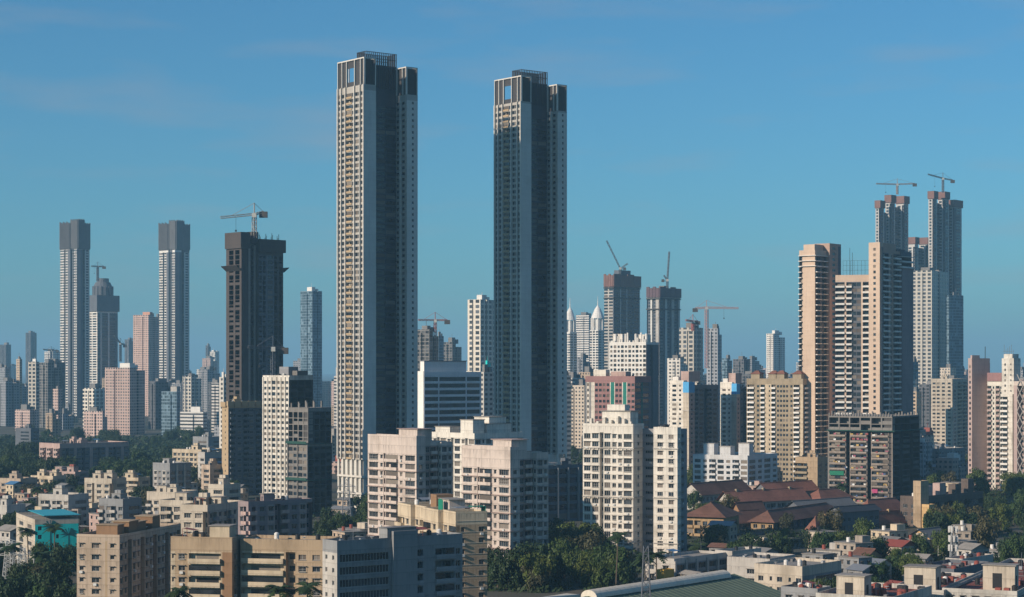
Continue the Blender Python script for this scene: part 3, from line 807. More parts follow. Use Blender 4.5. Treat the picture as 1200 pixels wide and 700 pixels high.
# tall pair on the left horizon, and what stands between
def far_fin_tower(label, xl, xc, xr, yt, D, seed):
    b = Bld("residential_tower", label, "tower", xl, xc, xr, yt, D, 42, [WHITE, SLATE, GREYP, MAUVE], "far pair of white ribbed towers", parts=False, seed=seed)
    L, W, H = b.L, b.W, b.H; zc = b.z(yt + 33)
    b.block(0, W * .35, L * .42, L, 0, zc, "l.5 l.5 d.4@1 l.5 .5@1", ".", 3.9, 0, par=.02)
    b.block(2, W, L * .16, L * .42 - .004, 0, zc, "d1@1", ".", 3.9, 1, par=.02)
    b.block(0, W * .45, 0, L * .16 - .004, 0, zc, "l.5 .2@1 l.5", ".4@3 .2@1", 3.9, 0, par=.02)
    b.block(W * .45 + .004, W * .62, 3, L * .6, 0, zc, ".", "d1@1", 3.9, 1, par=.02)
    b.block(W * .62 + .004, W, 0, L * .5, 0, zc, "g1", ".5@2 g1@2 .4@2", 3.9, 1, par=.02)
    for x0, x1, y0, y1, h in ((-.3, W * .36, L * .41, L + .4, -3), (1.6, W * .5, -.3, L * .40, 0), (W * .5 + .2, W + .3, -.3, L * .6, -5)):
        m = MB(); m.box(x0, x1, y0, y1, zc + .01, H + h)
        for i in range(9): 
            x = x0 + (x1 - x0) * (i + .5) / 9; m.box(x - .7, x + .7, y0 - 1.2, y0 - .01, zc + 1, H + h + 1 + i % 3)
            y = y0 + (y1 - y0) * (i + .5) / 9; m.box(x0 - 1.2, x0 - .01, y - .7, y + .7, zc + 1, H + h + 1 + i % 3)
        m.build('crown_screen', [wall("crown_slate", (.13, .13, .135), .3)], b.root)
    for i in range(7):
        m = MB(); x, y = W * (.1 + .12 * i), L * (.1 + .05 * (i % 4)); m.box(x, x + 1.5, y, y + 2.5, H - 4, H + 1 + (i * 5 % 4)); m.build('roof_plant', [SLATE], b.root)
    b.finish()
far_fin_tower("left one of the far pair of white ribbed towers with dark crowns", 70.5, 90, 105, 259, 2900, 3)
far_fin_tower("right one of the far pair of white ribbed towers with dark crowns", 186.5, 205, 222, 260, 2900, 4)

def domed_tower():
    b = Bld("unfinished_tower", "far tower with a round stepped crown under a thin crane, between the white ribbed pair", "tower", 103, 114, 138, 346, 3000, 42, [WHITE, SLATE, GREYP], parts=False)
    L, W, H = b.L, b.W, b.H; z1 = b.z(365)
    b.block(0, W, 0, L, 0, z1, "g1 .2 g1 .2", "g.5@1 .3@2 g1@1 .25@0 g1@1 .4@1", 3.8, par=.02)
    b.box('formwork_screen', -2, W + 2, -2, L + 2, z1 + .01, H, SLATE)
    m = MB(); cx, cy = W * .5, L * .5
    for z0, z2, r, r2 in ((H, H + 12, 15, 15), (H + 12.01, H + 20, 15, 11), (H + 20.01, H + 26, 9, 9)): m.cyl(cx, cy, z0, z2, r, 0, 16, r2)
    for i in range(16):
        a = i * math.pi / 8; m.box(cx + 15.3 * math.cos(a) - .5, cx + 15.3 * math.cos(a) + .5, cy + 15.3 * math.sin(a) - .5, cy + 15.3 * math.sin(a) + .5, H, H + 14)
    m.build('round_crown', [SLATE], b.root); b.finish()
domed_tower()

GM = {
 'cream': gridmat("far_cream_grid", (0.55, 0.47, 0.38), (0.05, 0.055, 0.06), 3.6, 3.3, .5, .5),
 'white': gridmat("far_white_grid", (0.66, 0.62, 0.56), (0.06, 0.065, 0.07), 4.2, 3.3, .55, .5),
 'pink': gridmat("far_pink_grid", (0.52, 0.38, 0.33), (0.05, 0.05, 0.055), 3.4, 3.2, .55, .5),
 'grey': gridmat("far_grey_grid", (0.30, 0.31, 0.33), (0.045, 0.05, 0.06), 3.6, 3.4, .6, .55),
 'dark': gridmat("far_dark_grid", (0.12, 0.12, 0.13), (0.03, 0.035, 0.04), 4.0, 3.5, .7, .6),
 'glass': gridmat("far_glass_grid", (0.18, 0.26, 0.32), (0.05, 0.09, 0.12), 2.6, 3.6, .9, .72),
 'band': gridmat("far_banded", (0.60, 0.57, 0.53), (0.05, 0.055, 0.065), 60, 3.5, 1.1, .48),
 'conc': gridmat("far_concrete_frame", (0.24, 0.23, 0.22), (0.03, 0.03, 0.03), 5.0, 3.3, .8, .75),
 'bold': gridmat('far_bold_grid', (0.60, 0.55, 0.47), (0.035, 0.04, 0.05), 6.4, 4.6, .62, .62),
 'tan': gridmat("far_tan_grid", (0.42, 0.32, 0.23), (0.05, 0.05, 0.05), 3.6, 3.1, .5, .5),
}
def far(label, xl, xc, xr, yt, D, g, a=42, top=None, cat="tower", group=None, name="distant_tower", wing=True, crown=None):
    """a tower a kilometre or more away: stepped body, recessed slot, rooftop plant; windows are surface pattern at this size"""
    A = R(a); k = lambda p: (p - 600.0) / FPX; X = k(xc) * D
    L = (X - k(xl) * D) / (math.cos(A) + k(xl) * math.sin(A)); W = (k(xr) * D - X) / (math.sin(A) - k(xr) * math.cos(A)); H = EYE + (HZN - yt) / FPX * D
    FOOT.append((X + (W * math.sin(A) - L * math.cos(A)) / 2, D + (W * math.cos(A) + L * math.sin(A)) / 2, (L + W) * .4))
    rng = random.Random(int(xl * 31 + D)); b = MB()
    s1, s2 = W * rng.uniform(.35, .5), L * rng.uniform(.35, .6); dp = min(2.5, W * .12)
    if wing and W > 8 and L > 8:
        b.box(0, s1, 0, L, 0, H); b.box(s1 + .01, s1 + W * .12, dp, L - 1, 0, H - 1); b.box(s1 + W * .12 + .01, W, .2, L * .92, 0, H - rng.choice((0, 3, 6)))
        b.box(-1.2, -.01, s2, s2 + L * .2, 0, H - 3)
    else: b.box(0, W, 0, L, 0, H)
    o = b.mesh(name, [GM[g]])
    root = link(name, o); root.location = (X, D, 0); root.rotation_euler = (0, 0, math.pi / 2 - A)
    tag(root, label, cat, group)
    h = rng.uniform(3, 6); w0, l0 = rng.uniform(.1, .4), rng.uniform(.1, .4)
    m = MB(); m.box(W * w0, W * (w0 + .35), L * l0, L * (l0 + .4), H + .01, H + h); m.box(W * .7, W * .85, L * .2, L * .5, H - 2, H + h * .6)
    m.bar((W * (w0 + .2), L * (l0 + .2), H + h), (W * (w0 + .2), L * (l0 + .2), H + h + rng.uniform(2, 7)), .18)
    m.build('roof_plant', [top or ROOF_G], root)
    if crown:
        m = MB(); m.box(-1, W + 1, -1, L + 1, H - crown[1], H + .5); m.build('formwork_screen', [crown[0]], root)
    return root

far("far grey tower wrapped in glass bands left of the tallest tower", 352, 366, 377.5, 341, 2600, 'glass', 45, WHITE)
far("far slim block with a salmon roof box beside the right white ribbed tower", 156, 177, 186, 369, 3000, 'pink', 30, wall("salmon_render", (.60, .33, .24), .2))
far("far blue grey slab half behind the right white ribbed tower", 180, 184, 192, 372, 3300, 'glass', 50)
far("mid distance pinkish block with a white top band under the left ribbed towers", 123, 152, 170, 431, 2150, 'pink', 30, WHITE)
far("dark block with open top floors below the right ribbed tower", 174, 182, 211, 447, 2350, 'dark', 50)
far("pale blue fronted block in front of the dark one below the right ribbed tower", 189, 207, 212, 459, 2150, 'glass', 25, PALE)
far("low white office slab with long window bands above the left wood", 211, 238, 243, 483, 1990, 'band', 22, WHITE, "office block")
far("white ribbed slab right of the right ribbed tower", 214, 224, 236, 441, 2600, 'bold', 45)
far("blue grey slab between the ribbed towers and the dark unfinished tower", 233, 243, 258, 433, 2900, 'grey', 45)
far("slim white block against the left edge of the dark unfinished tower", 257, 262, 267, 442, 1400, 'white', 45, WHITE)
far("cream slab with small windows left of the left ribbed tower", 33, 42, 46, 424, 2350, 'bold', 32, WHITE)
far("thin brown tower near the left picture edge", 19, 23, 26, 421, 2500, 'tan', 45)
far("dark concrete frame with netted floors left of the left ribbed tower", 46, 56, 71, 425, 2420, 'conc', 45)
far("small pink block at the foot of the left ribbed tower", 62, 68, 73, 456, 2250, 'pink', 40)
far("cream block with dark slots between the two left towers' feet", 97, 112, 124, 455, 2400, 'bold', 38)
far("low pink slab above the wood at the foot of the domed tower", 98, 120, 126, 482, 2060, 'pink', 25, cat="office block")
far("hazy slim tower standing alone above the left skyline", 30, 36, 43, 390, 5200, 'dark', 45)
far("hazy stepped tower at the left picture edge", -2, 7, 13, 404, 4700, 'dark', 45)
far("hazy blue tower left of the white ribbed towers' gap", 146, 151, 158, 398, 4800, 'dark', 45)
far("far bulb topped tower pair member right of the ribbed towers", 241, 244, 247, 405, 5200, 'dark', 45)
far("far pale tower with a rounded white top right of the ribbed towers", 246, 252, 257, 412, 5000, 'white', 45, WHITE)
far("wide flat topped far building with a mushroom deck", 52, 62, 72, 412, 4400, 'band', 40)
# between the two tall towers
far("dark unfinished block with a red crane on top, between the two tallest towers", 487, 503, 514, 386, 1750, 'conc', 40)
far("blue grey slab beside the dark unfinished block between the tallest towers", 511, 514, 520, 394, 2400, 'glass', 45)
far("far twin topped concrete block above the white banded office", 519, 530, 541, 401, 2500, 'conc', 40)
far("tall pale beige ribbed tower just left of the second tall tower", 548, 563, 579, 351, 1750, 'bold', 33, WHITE)
far("white window strip block squeezed against the second tall tower's left side", 561, 567, 578, 436, 1350, 'white', 50)
far("small teal topped block beside the second tall tower", 565, 571, 577, 430, 1650, 'glass', 40, TEAL)
far("white balcony column block showing right of the second tall tower", 655, 663, 669, 440, 1450, 'band', 45)
# right of the second tall tower
far("far grey slab with vertical slots behind the dusty red building", 676, 683, 692, 418, 2200, 'grey', 40)
far("grey concrete tower with stepped lower part under the pink crane", 796, 813, 824, 384, 2000, 'bold', 30, CONC)
far("grey slab tower right of the pink crane mast", 828, 841, 846, 385, 1980, 'grey', 25, CONC)
far("low step of the grey concrete tower under the pink crane", 782, 797, 806, 420, 1900, 'white', 30, CONC)
far("lone pale far tower left of the peach twin towers", 898, 906, 920, 391, 3200, 'white', 45, WHITE)
far("small far blue block left of the lone pale tower", 846, 852, 858, 420, 2600, 'glass', 45)
far("small far domed block on the horizon left of the lone pale tower", 874, 881, 890, 421, 3100, 'grey', 45)

def spired(label, xl, xc, xr, yt, D):
    b = Bld("spired_tower", label, "tower", xl, xc, xr, yt, D, 45, [WHITE, GREYP], "far pair of spired white towers", parts=False)
    W, L, H = b.W, b.L, b.H
    b.block(0, W, 0, L, 0, H, "g1 .3 g1 .3 g1", "g1@1 .3 g1@1", 3.9, par=.02)
    m = MB(); cx, cy = W / 2, L / 2; r = min(W, L) * .55
    for i in range(8):
        a = i * math.pi / 4; m.box(cx + r * math.cos(a) - .8, cx + r * math.cos(a) + .8, cy + r * math.sin(a) - .8, cy + r * math.sin(a) + .8, H + .01, H + 18)
    m.cyl(cx, cy, H + .01, H + 17, r * .75, 0, 12); m.cyl(cx, cy, H + 18, H + 22, r * 1.1, 0, 16, r * .95)
    m.cyl(cx, cy, H + 22.01, H + 32, r * .95, 0, 16, r * .5); m.cyl(cx, cy, H + 32.01, H + 37, r * .5, 0, 12, r * .12); m.cyl(cx, cy, H + 37.01, H + 52, .7, 0, 6, .15)
    m.build('spire', [WHITE], b.root); b.finish()
spired("spired white far tower peeping out from behind the second tall tower", 660, 668, 676, 389, 3000)
spired("spired white far tower left of the round unfinished tower", 691, 701, 710, 387, 3000)
far("grey banded slab between the two spired far towers", 675, 690, 697, 369, 3100, 'band', 32)

def screened(label, xl, xc, xr, yt, D, net, h, lp, rp, mats, name="unfinished_tower", a=42, drum=False):
    b = Bld(name, label, "tower", xl, xc, xr, yt, D, a, mats, parts=False)
    W, L, H = b.W, b.L, b.H; zc = H - h
    b.block(0, W, 0, L, 0, zc, lp, rp, 3.7, par=.02)
    n = 4
    for i in range(n):
        x = W * i / n; b.box('formwork_screen', x + .2 - (1 if i == 0 else 0), x + W / n - .2 + (1 if i == n - 1 else 0), -1.3, -.2, zc - 2, H - 1.5 * (i % 2), net)
        y = L * i / n; b.box('formwork_screen', -1.3, -.2, y + .2 - (0 if i else .0), y + L / n - .2, zc - 2, H - 1.5 * ((i + 1) % 2), net)
    b.box('slab_core', .1, W - .1, .1, L - .1, zc + .02, H - 2.5, CONC_D)
    if drum: b.box('core_wall', W * .3, W * .75, L * .3, L * .8, H - 2.4, H + 5, SLATE)
    else: b.box('core_wall', W * .4, W * .6, L * .3, L * .7, H - 2.4, H + 1.5, CONC)
    for z in (zc - 4, zc - 16): b.band(z, 1.2, 1.6, CONC_D, name='catch_net')
    b.finish(); return b
screened("round shouldered unfinished tower with a rust screen and a tilted crane", 708, 719, 750, 321, 2350, NETR, 13, "g1 .3 g1 .2@1", ".2@1 g1@1 .15@2 g1@1 .15@2 g1@1 .2@1 g1@1 .15@2", [PALE, SLATE, GREYP], drum=True)
screened("square unfinished tower with a purple brown screen and an upright crane", 758, 773, 797, 336, 2250, wall("purple_screen", (.13, .085, .095), .3), 10, "d1@1 .5@2 d1@1 .9@0 .2", "d1@1 .4@2 d.8@1 .5@0 d.8@1 .3@2", [PALE, SLATE, GREYP])

def white_comb():
    b = Bld("apartment_block", "bright white gridded block with spiky roof ornaments and a side coloured dark for shade", "apartment block", 714, 757, 772, 401, 1420, 28, [WHITE, SLATE])
    b.winstyle = 'bare'; L, W, H = b.L, b.W, b.H
    b.block(0, W, 0, L, 0, H, auto(10, '.2 w1|.2 l1'), ".4@1 d.3@1 .6@1", 3.3)  # right face of the white walls coloured slate as painted shade
    for i in range(14):
        m = MB(); y = L * (.02 + .07 * i); h = 2 + (i * 7 % 5) * 1.2 if i % 7 < 5 else 1.2; m.box(.5 + (i % 3), 1.5 + (i % 3), y, y + 1.0, H, H + h)
        if i % 4 == 0: m.cyl(2, y, H, H + 6, .9, 0, 8)
        m.build('roof_ornament', [WHITE], b.root)
    b.box('lift_room', 3, W * .6, L * .08, L * .3, H - .9, H + 5.5, WHITE2); b.box('lift_room', 3, W * .6, L * .7, L * .95, H - .9, H + 6, WHITE2); b.finish()
white_comb()

def red_green():
    b = Bld("office_block", "dusty red gridded block with two green strips, behind the large white block", "office block", 686, 744, 763, 441, 1150, 30, [MAROON, WHITE2, GREENP, SLATE, GREYB])
    b.winstyle = 'bare'
    b.block(0, b.W, 0, b.L, 0, b.H, ".4@4 w.6@1 .5@4 .9@1 w1 w1 w1 w1 .2@1 .9@2 .15@1 w1 w.9 .2@1 .9@2 .15@1 w1 w1", "g1@3 .2@2 g1@3 .3@3", 3.2)
    z = b.H - .9
    b.box('lift_room', 1, 6, b.L * .6, b.L * .85, z, z + 4.6, WHITE2); b.box('lift_room', 1, 8, b.L * .2, b.L * .5, z, z + 3.6, PINKD); b.clutter(1, b.W - 1, 1, b.L - 1, z, 6, 0)
    b.finish()
red_green()

def white_blue(label, xl, xc, xr, yt, D, seed):
    b = Bld("apartment_tower", label, "tower", xl, xc, xr, yt, D, 50, [WHITE2, CREAM2, SKYB, SLATE, PINKD], "white towers with blue topped strips", seed=seed)
    W, L, H = b.W, b.L, b.H; b.winstyle = 'bare'; b.balmat = SLATE
    b.block(0, W * .16, L * .3, L, 0, H, ".25 w.9 .15 n.6 .25", ".", 3.1)
    b.block(-.6, W * .16, 0, L * .3 - .004, 0, H - 8, ".15@1 .7@1 .15@1", ".4@4 n1@4 .4@4", 3.1, 1, par=.02)
    b.box('blue_panel', -.6, W * .16, .001, L * .3 - .006, H - 7.99, H - 1, SKYB)
    b.block(W * .16 + .004, W, 3, L, 0, H - 3, ".", ".2@3 b1@3 .2@3 w1@3 d.5@3 b1@3 .2@3 w1@3 .2@3", 3.1, 3)
    for i in range(4): b.band(H - 20 - 18 * i, .4, .5, PALE, x0=-.6, x1=W * .16, y0=0, y1=L * .3)
    b.box('lift_room', W * .1, W * .45, L * .2, L * .6, H - .9, H + 6, PINKD); b.box('lift_room', 1, W * .1, L * .62, L * .9, H - .9, H + 2.4, WHITE)
    b.clutter(W * .5, W - 1, 4, L - 1, H - 3.9, 4, 1)
    b.finish()
white_blue("white tower whose strip ends in a sky blue panel, right of the large white block", 785, 808, 846, 446, 1300, 3)
white_blue("white tower with sky blue panel standing against the tan balcony slab", 844, 864, 884, 448, 1330, 6)

def tan_slab():
    b = Bld("apartment_block", "broad tan slab with white balcony stacks and small red hipped roof boxes", "apartment block", 875, 941, 979, 444, 1260, 33, [OLIVE, CREAM, SLATE, WHITE])
    W, L, H = b.W, b.L, b.H; b.winstyle = 'bare'; b.balmat = WHITE; b.balout = .9
    b.block(0, W, 0, L, 0, H, ".2 b1.6 .5 w.8 .2 b1 .3@1 .5@1 n.5@1 .2@1 b1 .2 w.7 w.7 w.7 w.7 .3 w.7 .2 b1.3 .2 .6@1", ".2 b1.5 .3 n.6 .3 b1.5 .3 w.8 .3", 3.1, par=1.6)
    z = H - 1.6
    for u in (.12, .42, .55, .86):
        b.box('roof_box', 1.2, 7, L * u - 3, L * u + 3, z, z + 4.6, OLIVE)
        m = MB(); x0, x1, y0, y1, zz = .6, 7.6, L * u - 3.6, L * u + 3.6, z + 4.61; xm, ya, yb = (x0 + x1) / 2, L * u - 1, L * u + 1
        m.quad((x0, y1, zz), (x0, y0, zz), (xm, ya, zz + 2.2), (xm, yb, zz + 2.2)); m.quad((x1, y0, zz), (x1, y1, zz), (xm, yb, zz + 2.2), (xm, ya, zz + 2.2)); m.tri((x0, y0, zz), (x1, y0, zz), (xm, ya, zz + 2.2)); m.tri((x1, y1, zz), (x0, y1, zz), (xm, yb, zz + 2.2))
        m.build('hipped_roof', [TILE], b.root)
    b.clutter(W * .5, W - 1, 1, L - 1, z, 4, 0); b.finish()
tan_slab()

def banded_office():
    b = Bld("office_block", "white office block with long dark window bands and a left edge coloured as sunlit", "office block", 488.5, 497, 564, 436, 1120, 53, [wall("office_sunlit_white", (.80, .77, .72), .15), wall("office_shade_white", (.80, .83, .85), .2), SLATE])  # warm white paints the sunlit face, cool white the shaded one
    b.winstyle = 'bare'; x = [b.lx(p) for p in (497, 511, 513, 544, 546, 560)]
    b.block(0, b.W, 0, b.L, 0, b.H, ".", ".4@1 g7@1 .6@1 g14@1 .6@1 g7@1 .8@1", 3.75, 1, par=1.5)
    b.box('sunlit_edge_sheet', -.35, -.01, 0.2, b.L, 0, b.H + .4, b.mats[0])  # thin sheet laid over the left face to colour it sunlit
    z = b.H - 1.5; b.box('plant_room', x[0] + 2, x[4] + 2, 2.5, b.L - 1, z, z + 7.5, b.mats[1]); b.box('plant_room_sunlit_sheet', x[0] + 1.7, x[0] + 1.99, 2.5, b.L - 1, z, z + 7.4, b.mats[0]); b.box('plant_room_roof', x[0] + 1.6, x[4] + 2.4, 2.1, b.L - .6, z + 7.504, z + 7.9, SLATE)
    b.finish()
banded_office()

def podium():
    b = Bld("parking_podium", "low dark multi storey podium with pale uprights at the foot of the second tall tower", "parking building", 636, 642, 700, 546, 930, 50, [SLATE, GREYB, CONC_D])
    b.parts = False
    b.block(0, b.W, 0, b.L, 0, b.H, "g1 f.15@1 g1", "g1 F.12@1 g1 F.12@1 g1 F.12@1 g1 F.12@1 g1", 4.2, par=1.2)
    b.clutter(2, b.W - 2, 1, b.L - 1, b.H - 1.2, 8, 1); b.finish()
podium()

# ------------------------------------------------------------------ peach twins and their neighbours, right
def peach():
    P2 = wall("peach_brown", (0.46, 0.32, 0.25), .2)
    b = Bld("apartment_tower", "left peach tower with thin white balconies on its sunlit edge", "tower", 936.5, 955, 982, 284, 1262, 38, [PEACH, P2, SLATE, WHITE], "peach twin towers")
    W, L, H = b.W, b.L, b.H; b.winstyle = 'bare'; b.balmat = WHITE; b.balout = 1.4; b.balph = .35
    zt = b.z(312)
    b.block(0, W * .5, 0, L, 0, b.z(293), "B.25@2 .9 .1", ".06 B.6@2 .2@2 B.6@2", 3.5, 0, par=.3)
    for i in range(3): b.band(zt + i * 3.3, .35, 1.3, WHITE, x1=W * .5, name='balcony_slab')
    y0 = -2.2
    b.block(W * .5 + .004, W, y0, L * .8, 0, H, ".7@1 .3", ".25@1 w.5@1 .25@1 .35@2", 3.5, 1, par=.6)
    b.box('roof_frame', W * .12, W * .5, L * .2, L * .9, b.z(293) - .2, H - 1, PEACH)
    b.finish()
    b = Bld("apartment_tower", "right peach tower with a smooth flank coloured mauve for shade", "tower", 1018, 1031, 1069.5, 284, 1224, 38, [PEACH, P2, SLATE, WHITE, MAUVE], "peach twin towers")
    W, L, H = b.W, b.L, b.H; b.winstyle = 'bare'; b.balmat = WHITE; b.balout = 1.3; b.balph = .9; zl = b.z(292)
    xa = W * .1
    b.block(0, xa, 0, L, 0, H, ".3 .3 w.5 .5", ".6@1 .2@2", 3.5, 0, par=.6)
    b.block(xa + .004, W * .66, 1.0, L * .9, 0, zl, ".", ".1@2 b1@2 .2@1 w.4@1 .15@1 b1@2 .1@1", 3.5, 1, par=.3)
    b.block(W * .66 + .004, W, -.5, L * .8, 0, b.z(312), ".2@4 .8@4", ".", 3.5, 4, par=.02)  # mauve is the peach wall with shade put into its colour
    b.block(W * .66 + .004, W, .6, L * .8, b.z(312) + .004, zl, "b1@2", "B1@2", 3.5, 2, par=.3)
    b.box('roof_frame', xa + .2, W * .55, L * .2, L * .7, zl - .2, H, P2)
    b.box('roof_frame', W * .55 + .01, W * .8, L * .1, L * .6, zl - .2, H - 3, SLATE)
    for i in range(3): b.band(b.z(312) + i * 3.5, .35, 1.3, WHITE, x0=W * .66, x1=W, y1=L * .5, name='balcony_slab')
    b.finish()
    b = Bld("apartment_tower", "lower balcony front linking the two peach towers", "tower", 979, 1022, 1028, 322, 1238, 16, [PEACH, CREAM2, SLATE, WHITE])
    W, L, H = b.W, b.L, b.H; b.winstyle = 'bare'; b.balmat = WHITE; b.balout = 1.1
    b.block(0, W, 0, L, 0, H, "b1@2 .18@0 b.6@2 l.5@2 l.5@2 .18@0 b1@2", ".", 3.6, par=2.2)
    m = MB()
    for i in range(8): m.bar((2, L * (.1 + .1 * i), H - 2.2), (2, L * (.1 + .1 * i), H + 9), .07)
    for z in (H + 3, H + 6, H + 9): m.bar((2, L * .1, z), (2, L * .8, z), .06)
    m.bar((2.5, L * .62, H), (2.5, L * .62, H + 17), .12); m.bar((2.5, L * .55, H), (2.5, L * .55, H + 14), .12)
    m.build('roof_scaffold', [STEEL], b.root); b.finish()
peach()

def cluster():
    LG = wall("grey_white_core_wall", (.50, .48, .46), .25)
    def tower(label, segs, D, h, group=None, extra=None):
        xl, xc, xr, yt = segs[0]
        b = Bld("unfinished_tower", label, "tower", xl, xc, xr, yt, D, 40, [LG, SLATE, GREYP], group, parts=False)
        for i, (sl, sc, sr, sy) in enumerate(segs):
            x0 = b.lx(sc, 0); x1 = b.lx(sr, 0) - .01; y1 = max(4, b.ly(sl, x0)); H = b.z(sy)
            y0 = 0 if i != 1 else -1
            b.block(x0, x1, y0, y1, 0, H - h, ".3 l.8 .3 d.4@1", ".5@1 g1@1 .3@2", 3.9, par=.02)
            m = MB(); m.box(x0 - 1.5, x1 + 1.0, y0 - 1.5, y1 + .5, H - h + .01, H); m.build('formwork_screen', [NETR], b.root)
            if i < len(segs) - 1:
                xn = b.lx(segs[i + 1][1], 0)
                if xn - x1 > 1: b.block(x1 + .004, xn - .004, 6, y1, 0, H - h - 4, ".", "g1@1", 3.9, 1, par=.02)
        b.finish(); return b
    tower("left tower of the far grey cluster, with three rust screens under a flat crane", [(1026, 1031, 1036, 235), (1037.5, 1043, 1048, 227), (1050, 1059, 1064.5, 226)], 2500, 9.5, "far grey unfinished cluster with rust screens")
    tower("right and tallest tower of the far grey cluster, under a slanted crane", [(1088, 1094, 1098, 224), (1099, 1106, 1111, 223), (1112, 1118, 1127, 231)], 2500, 9.5, "far grey unfinished cluster with rust screens")
    tower("middle lower tower of the far grey cluster between the two tall ones", [(1063, 1072, 1076, 278), (1077, 1086, 1091, 277)], 2650, 9, "far grey unfinished cluster with rust screens")
    far("pale gridded far tower standing in front of the grey unfinished cluster", 1066, 1092, 1111, 317, 2420, 'bold', 30, CONC)
    far("dark glass far slab at the foot of the right cluster tower", 1108, 1112, 1129, 346, 2430, 'glass', 55)
    far("small blue slab between the right peach tower and the far cluster", 1066, 1070, 1076, 424, 1900, 'glass', 45)
    far("tiny peach block right of the right peach tower's foot", 1066, 1074, 1080, 459, 1650, 'tan', 30)
cluster()

def laundry_block():
    b = Bld("apartment_block", "grimy unfinished block crowded with washing, under a jagged bare top floor", "apartment block", 970, 1046, 1078, 488, 1010, 32, [wall("grimy_render", (.30, .25, .21), .6), CONC_D, CONC])
    W, L, H = b.W, b.L, b.H; b.balmat = b.mats[0]; b.balout = .5; b.balph = .75; zt = H - 7.4
    b.block(0, W, 0, L, 0, zt, ".3@2 b1 b1 b1 .1 D.7@1 .1 b1 b1 b1 .1 D.7@1 .1 b1 b1 b1 .1 D.5@1 .2", "o1@1 d.4@1 o1@1 d.4@1 o1@1", 2.85, par=.02)
    b.block(.3, W - .3, .3, L - .3, zt + .004, H, "o1@2 o1@2 o1@2 o1@2 o1@2 o1@2", "o1@1 o1@1 o1@1", 3.4, 2, par=.02)  # right side in near-black concrete, its shade painted into the colour
    for i in range(24):
        m = MB(); y = L * i / 24 + .3; h = 1 + (i * 7 % 5) * .35; m.box(-.2, .6, y, y + .55, H, H + h); m.build('column_stub', [CONC], b.root)
    for i in range(9):
        m = MB(); x = W * i / 9 + .5; m.box(x, x + .55, -.2, .6, H, H + 1 + (i * 5 % 4) * .4); m.build('column_stub', [CONC], b.root)
    b.band(zt - .4, .5, 1.6, NETG, name='safety_net')
    g = b.rng
    for i in range(90):
        u = g.choice((.10, .16, .22, .28, .40, .47, .53, .60, .70, .77, .84, .90)) + g.uniform(-.02, .02); fl = g.randrange(0, int(zt / 2.85))
        y = L * (1 - u); z = fl * 2.85 + g.uniform(.6, 1.4); w = g.uniform(.5, 1.7); m = MB(); m.box(-.66, -.58, y - w / 2, y + w / 2, z, z + g.uniform(.5, 1.1)); m.build('laundry', [g.choice(CLOTHS)], b.root)
    b.box('green_sheet', -.9, -.7, L * .74, L * .96, 6 * 2.85, 6 * 2.85 + 2.2, plain("green_sheet", (.01, .16, .09), .8))
    b.box('pink_sheet', -.9, -.75, L * .22, L * .30, 3 * 2.85, 3 * 2.85 + 2, plain("pink_sheet", (.40, .06, .16), .8))
    b.box('blue_sheet', -1.2, -.7, L * .1, L * .3, .6 * 2.85, 2.85 * 1.6 + 1, plain("blue_sheet", (.08, .25, .40), .8))
    b.finish()
laundry_block()

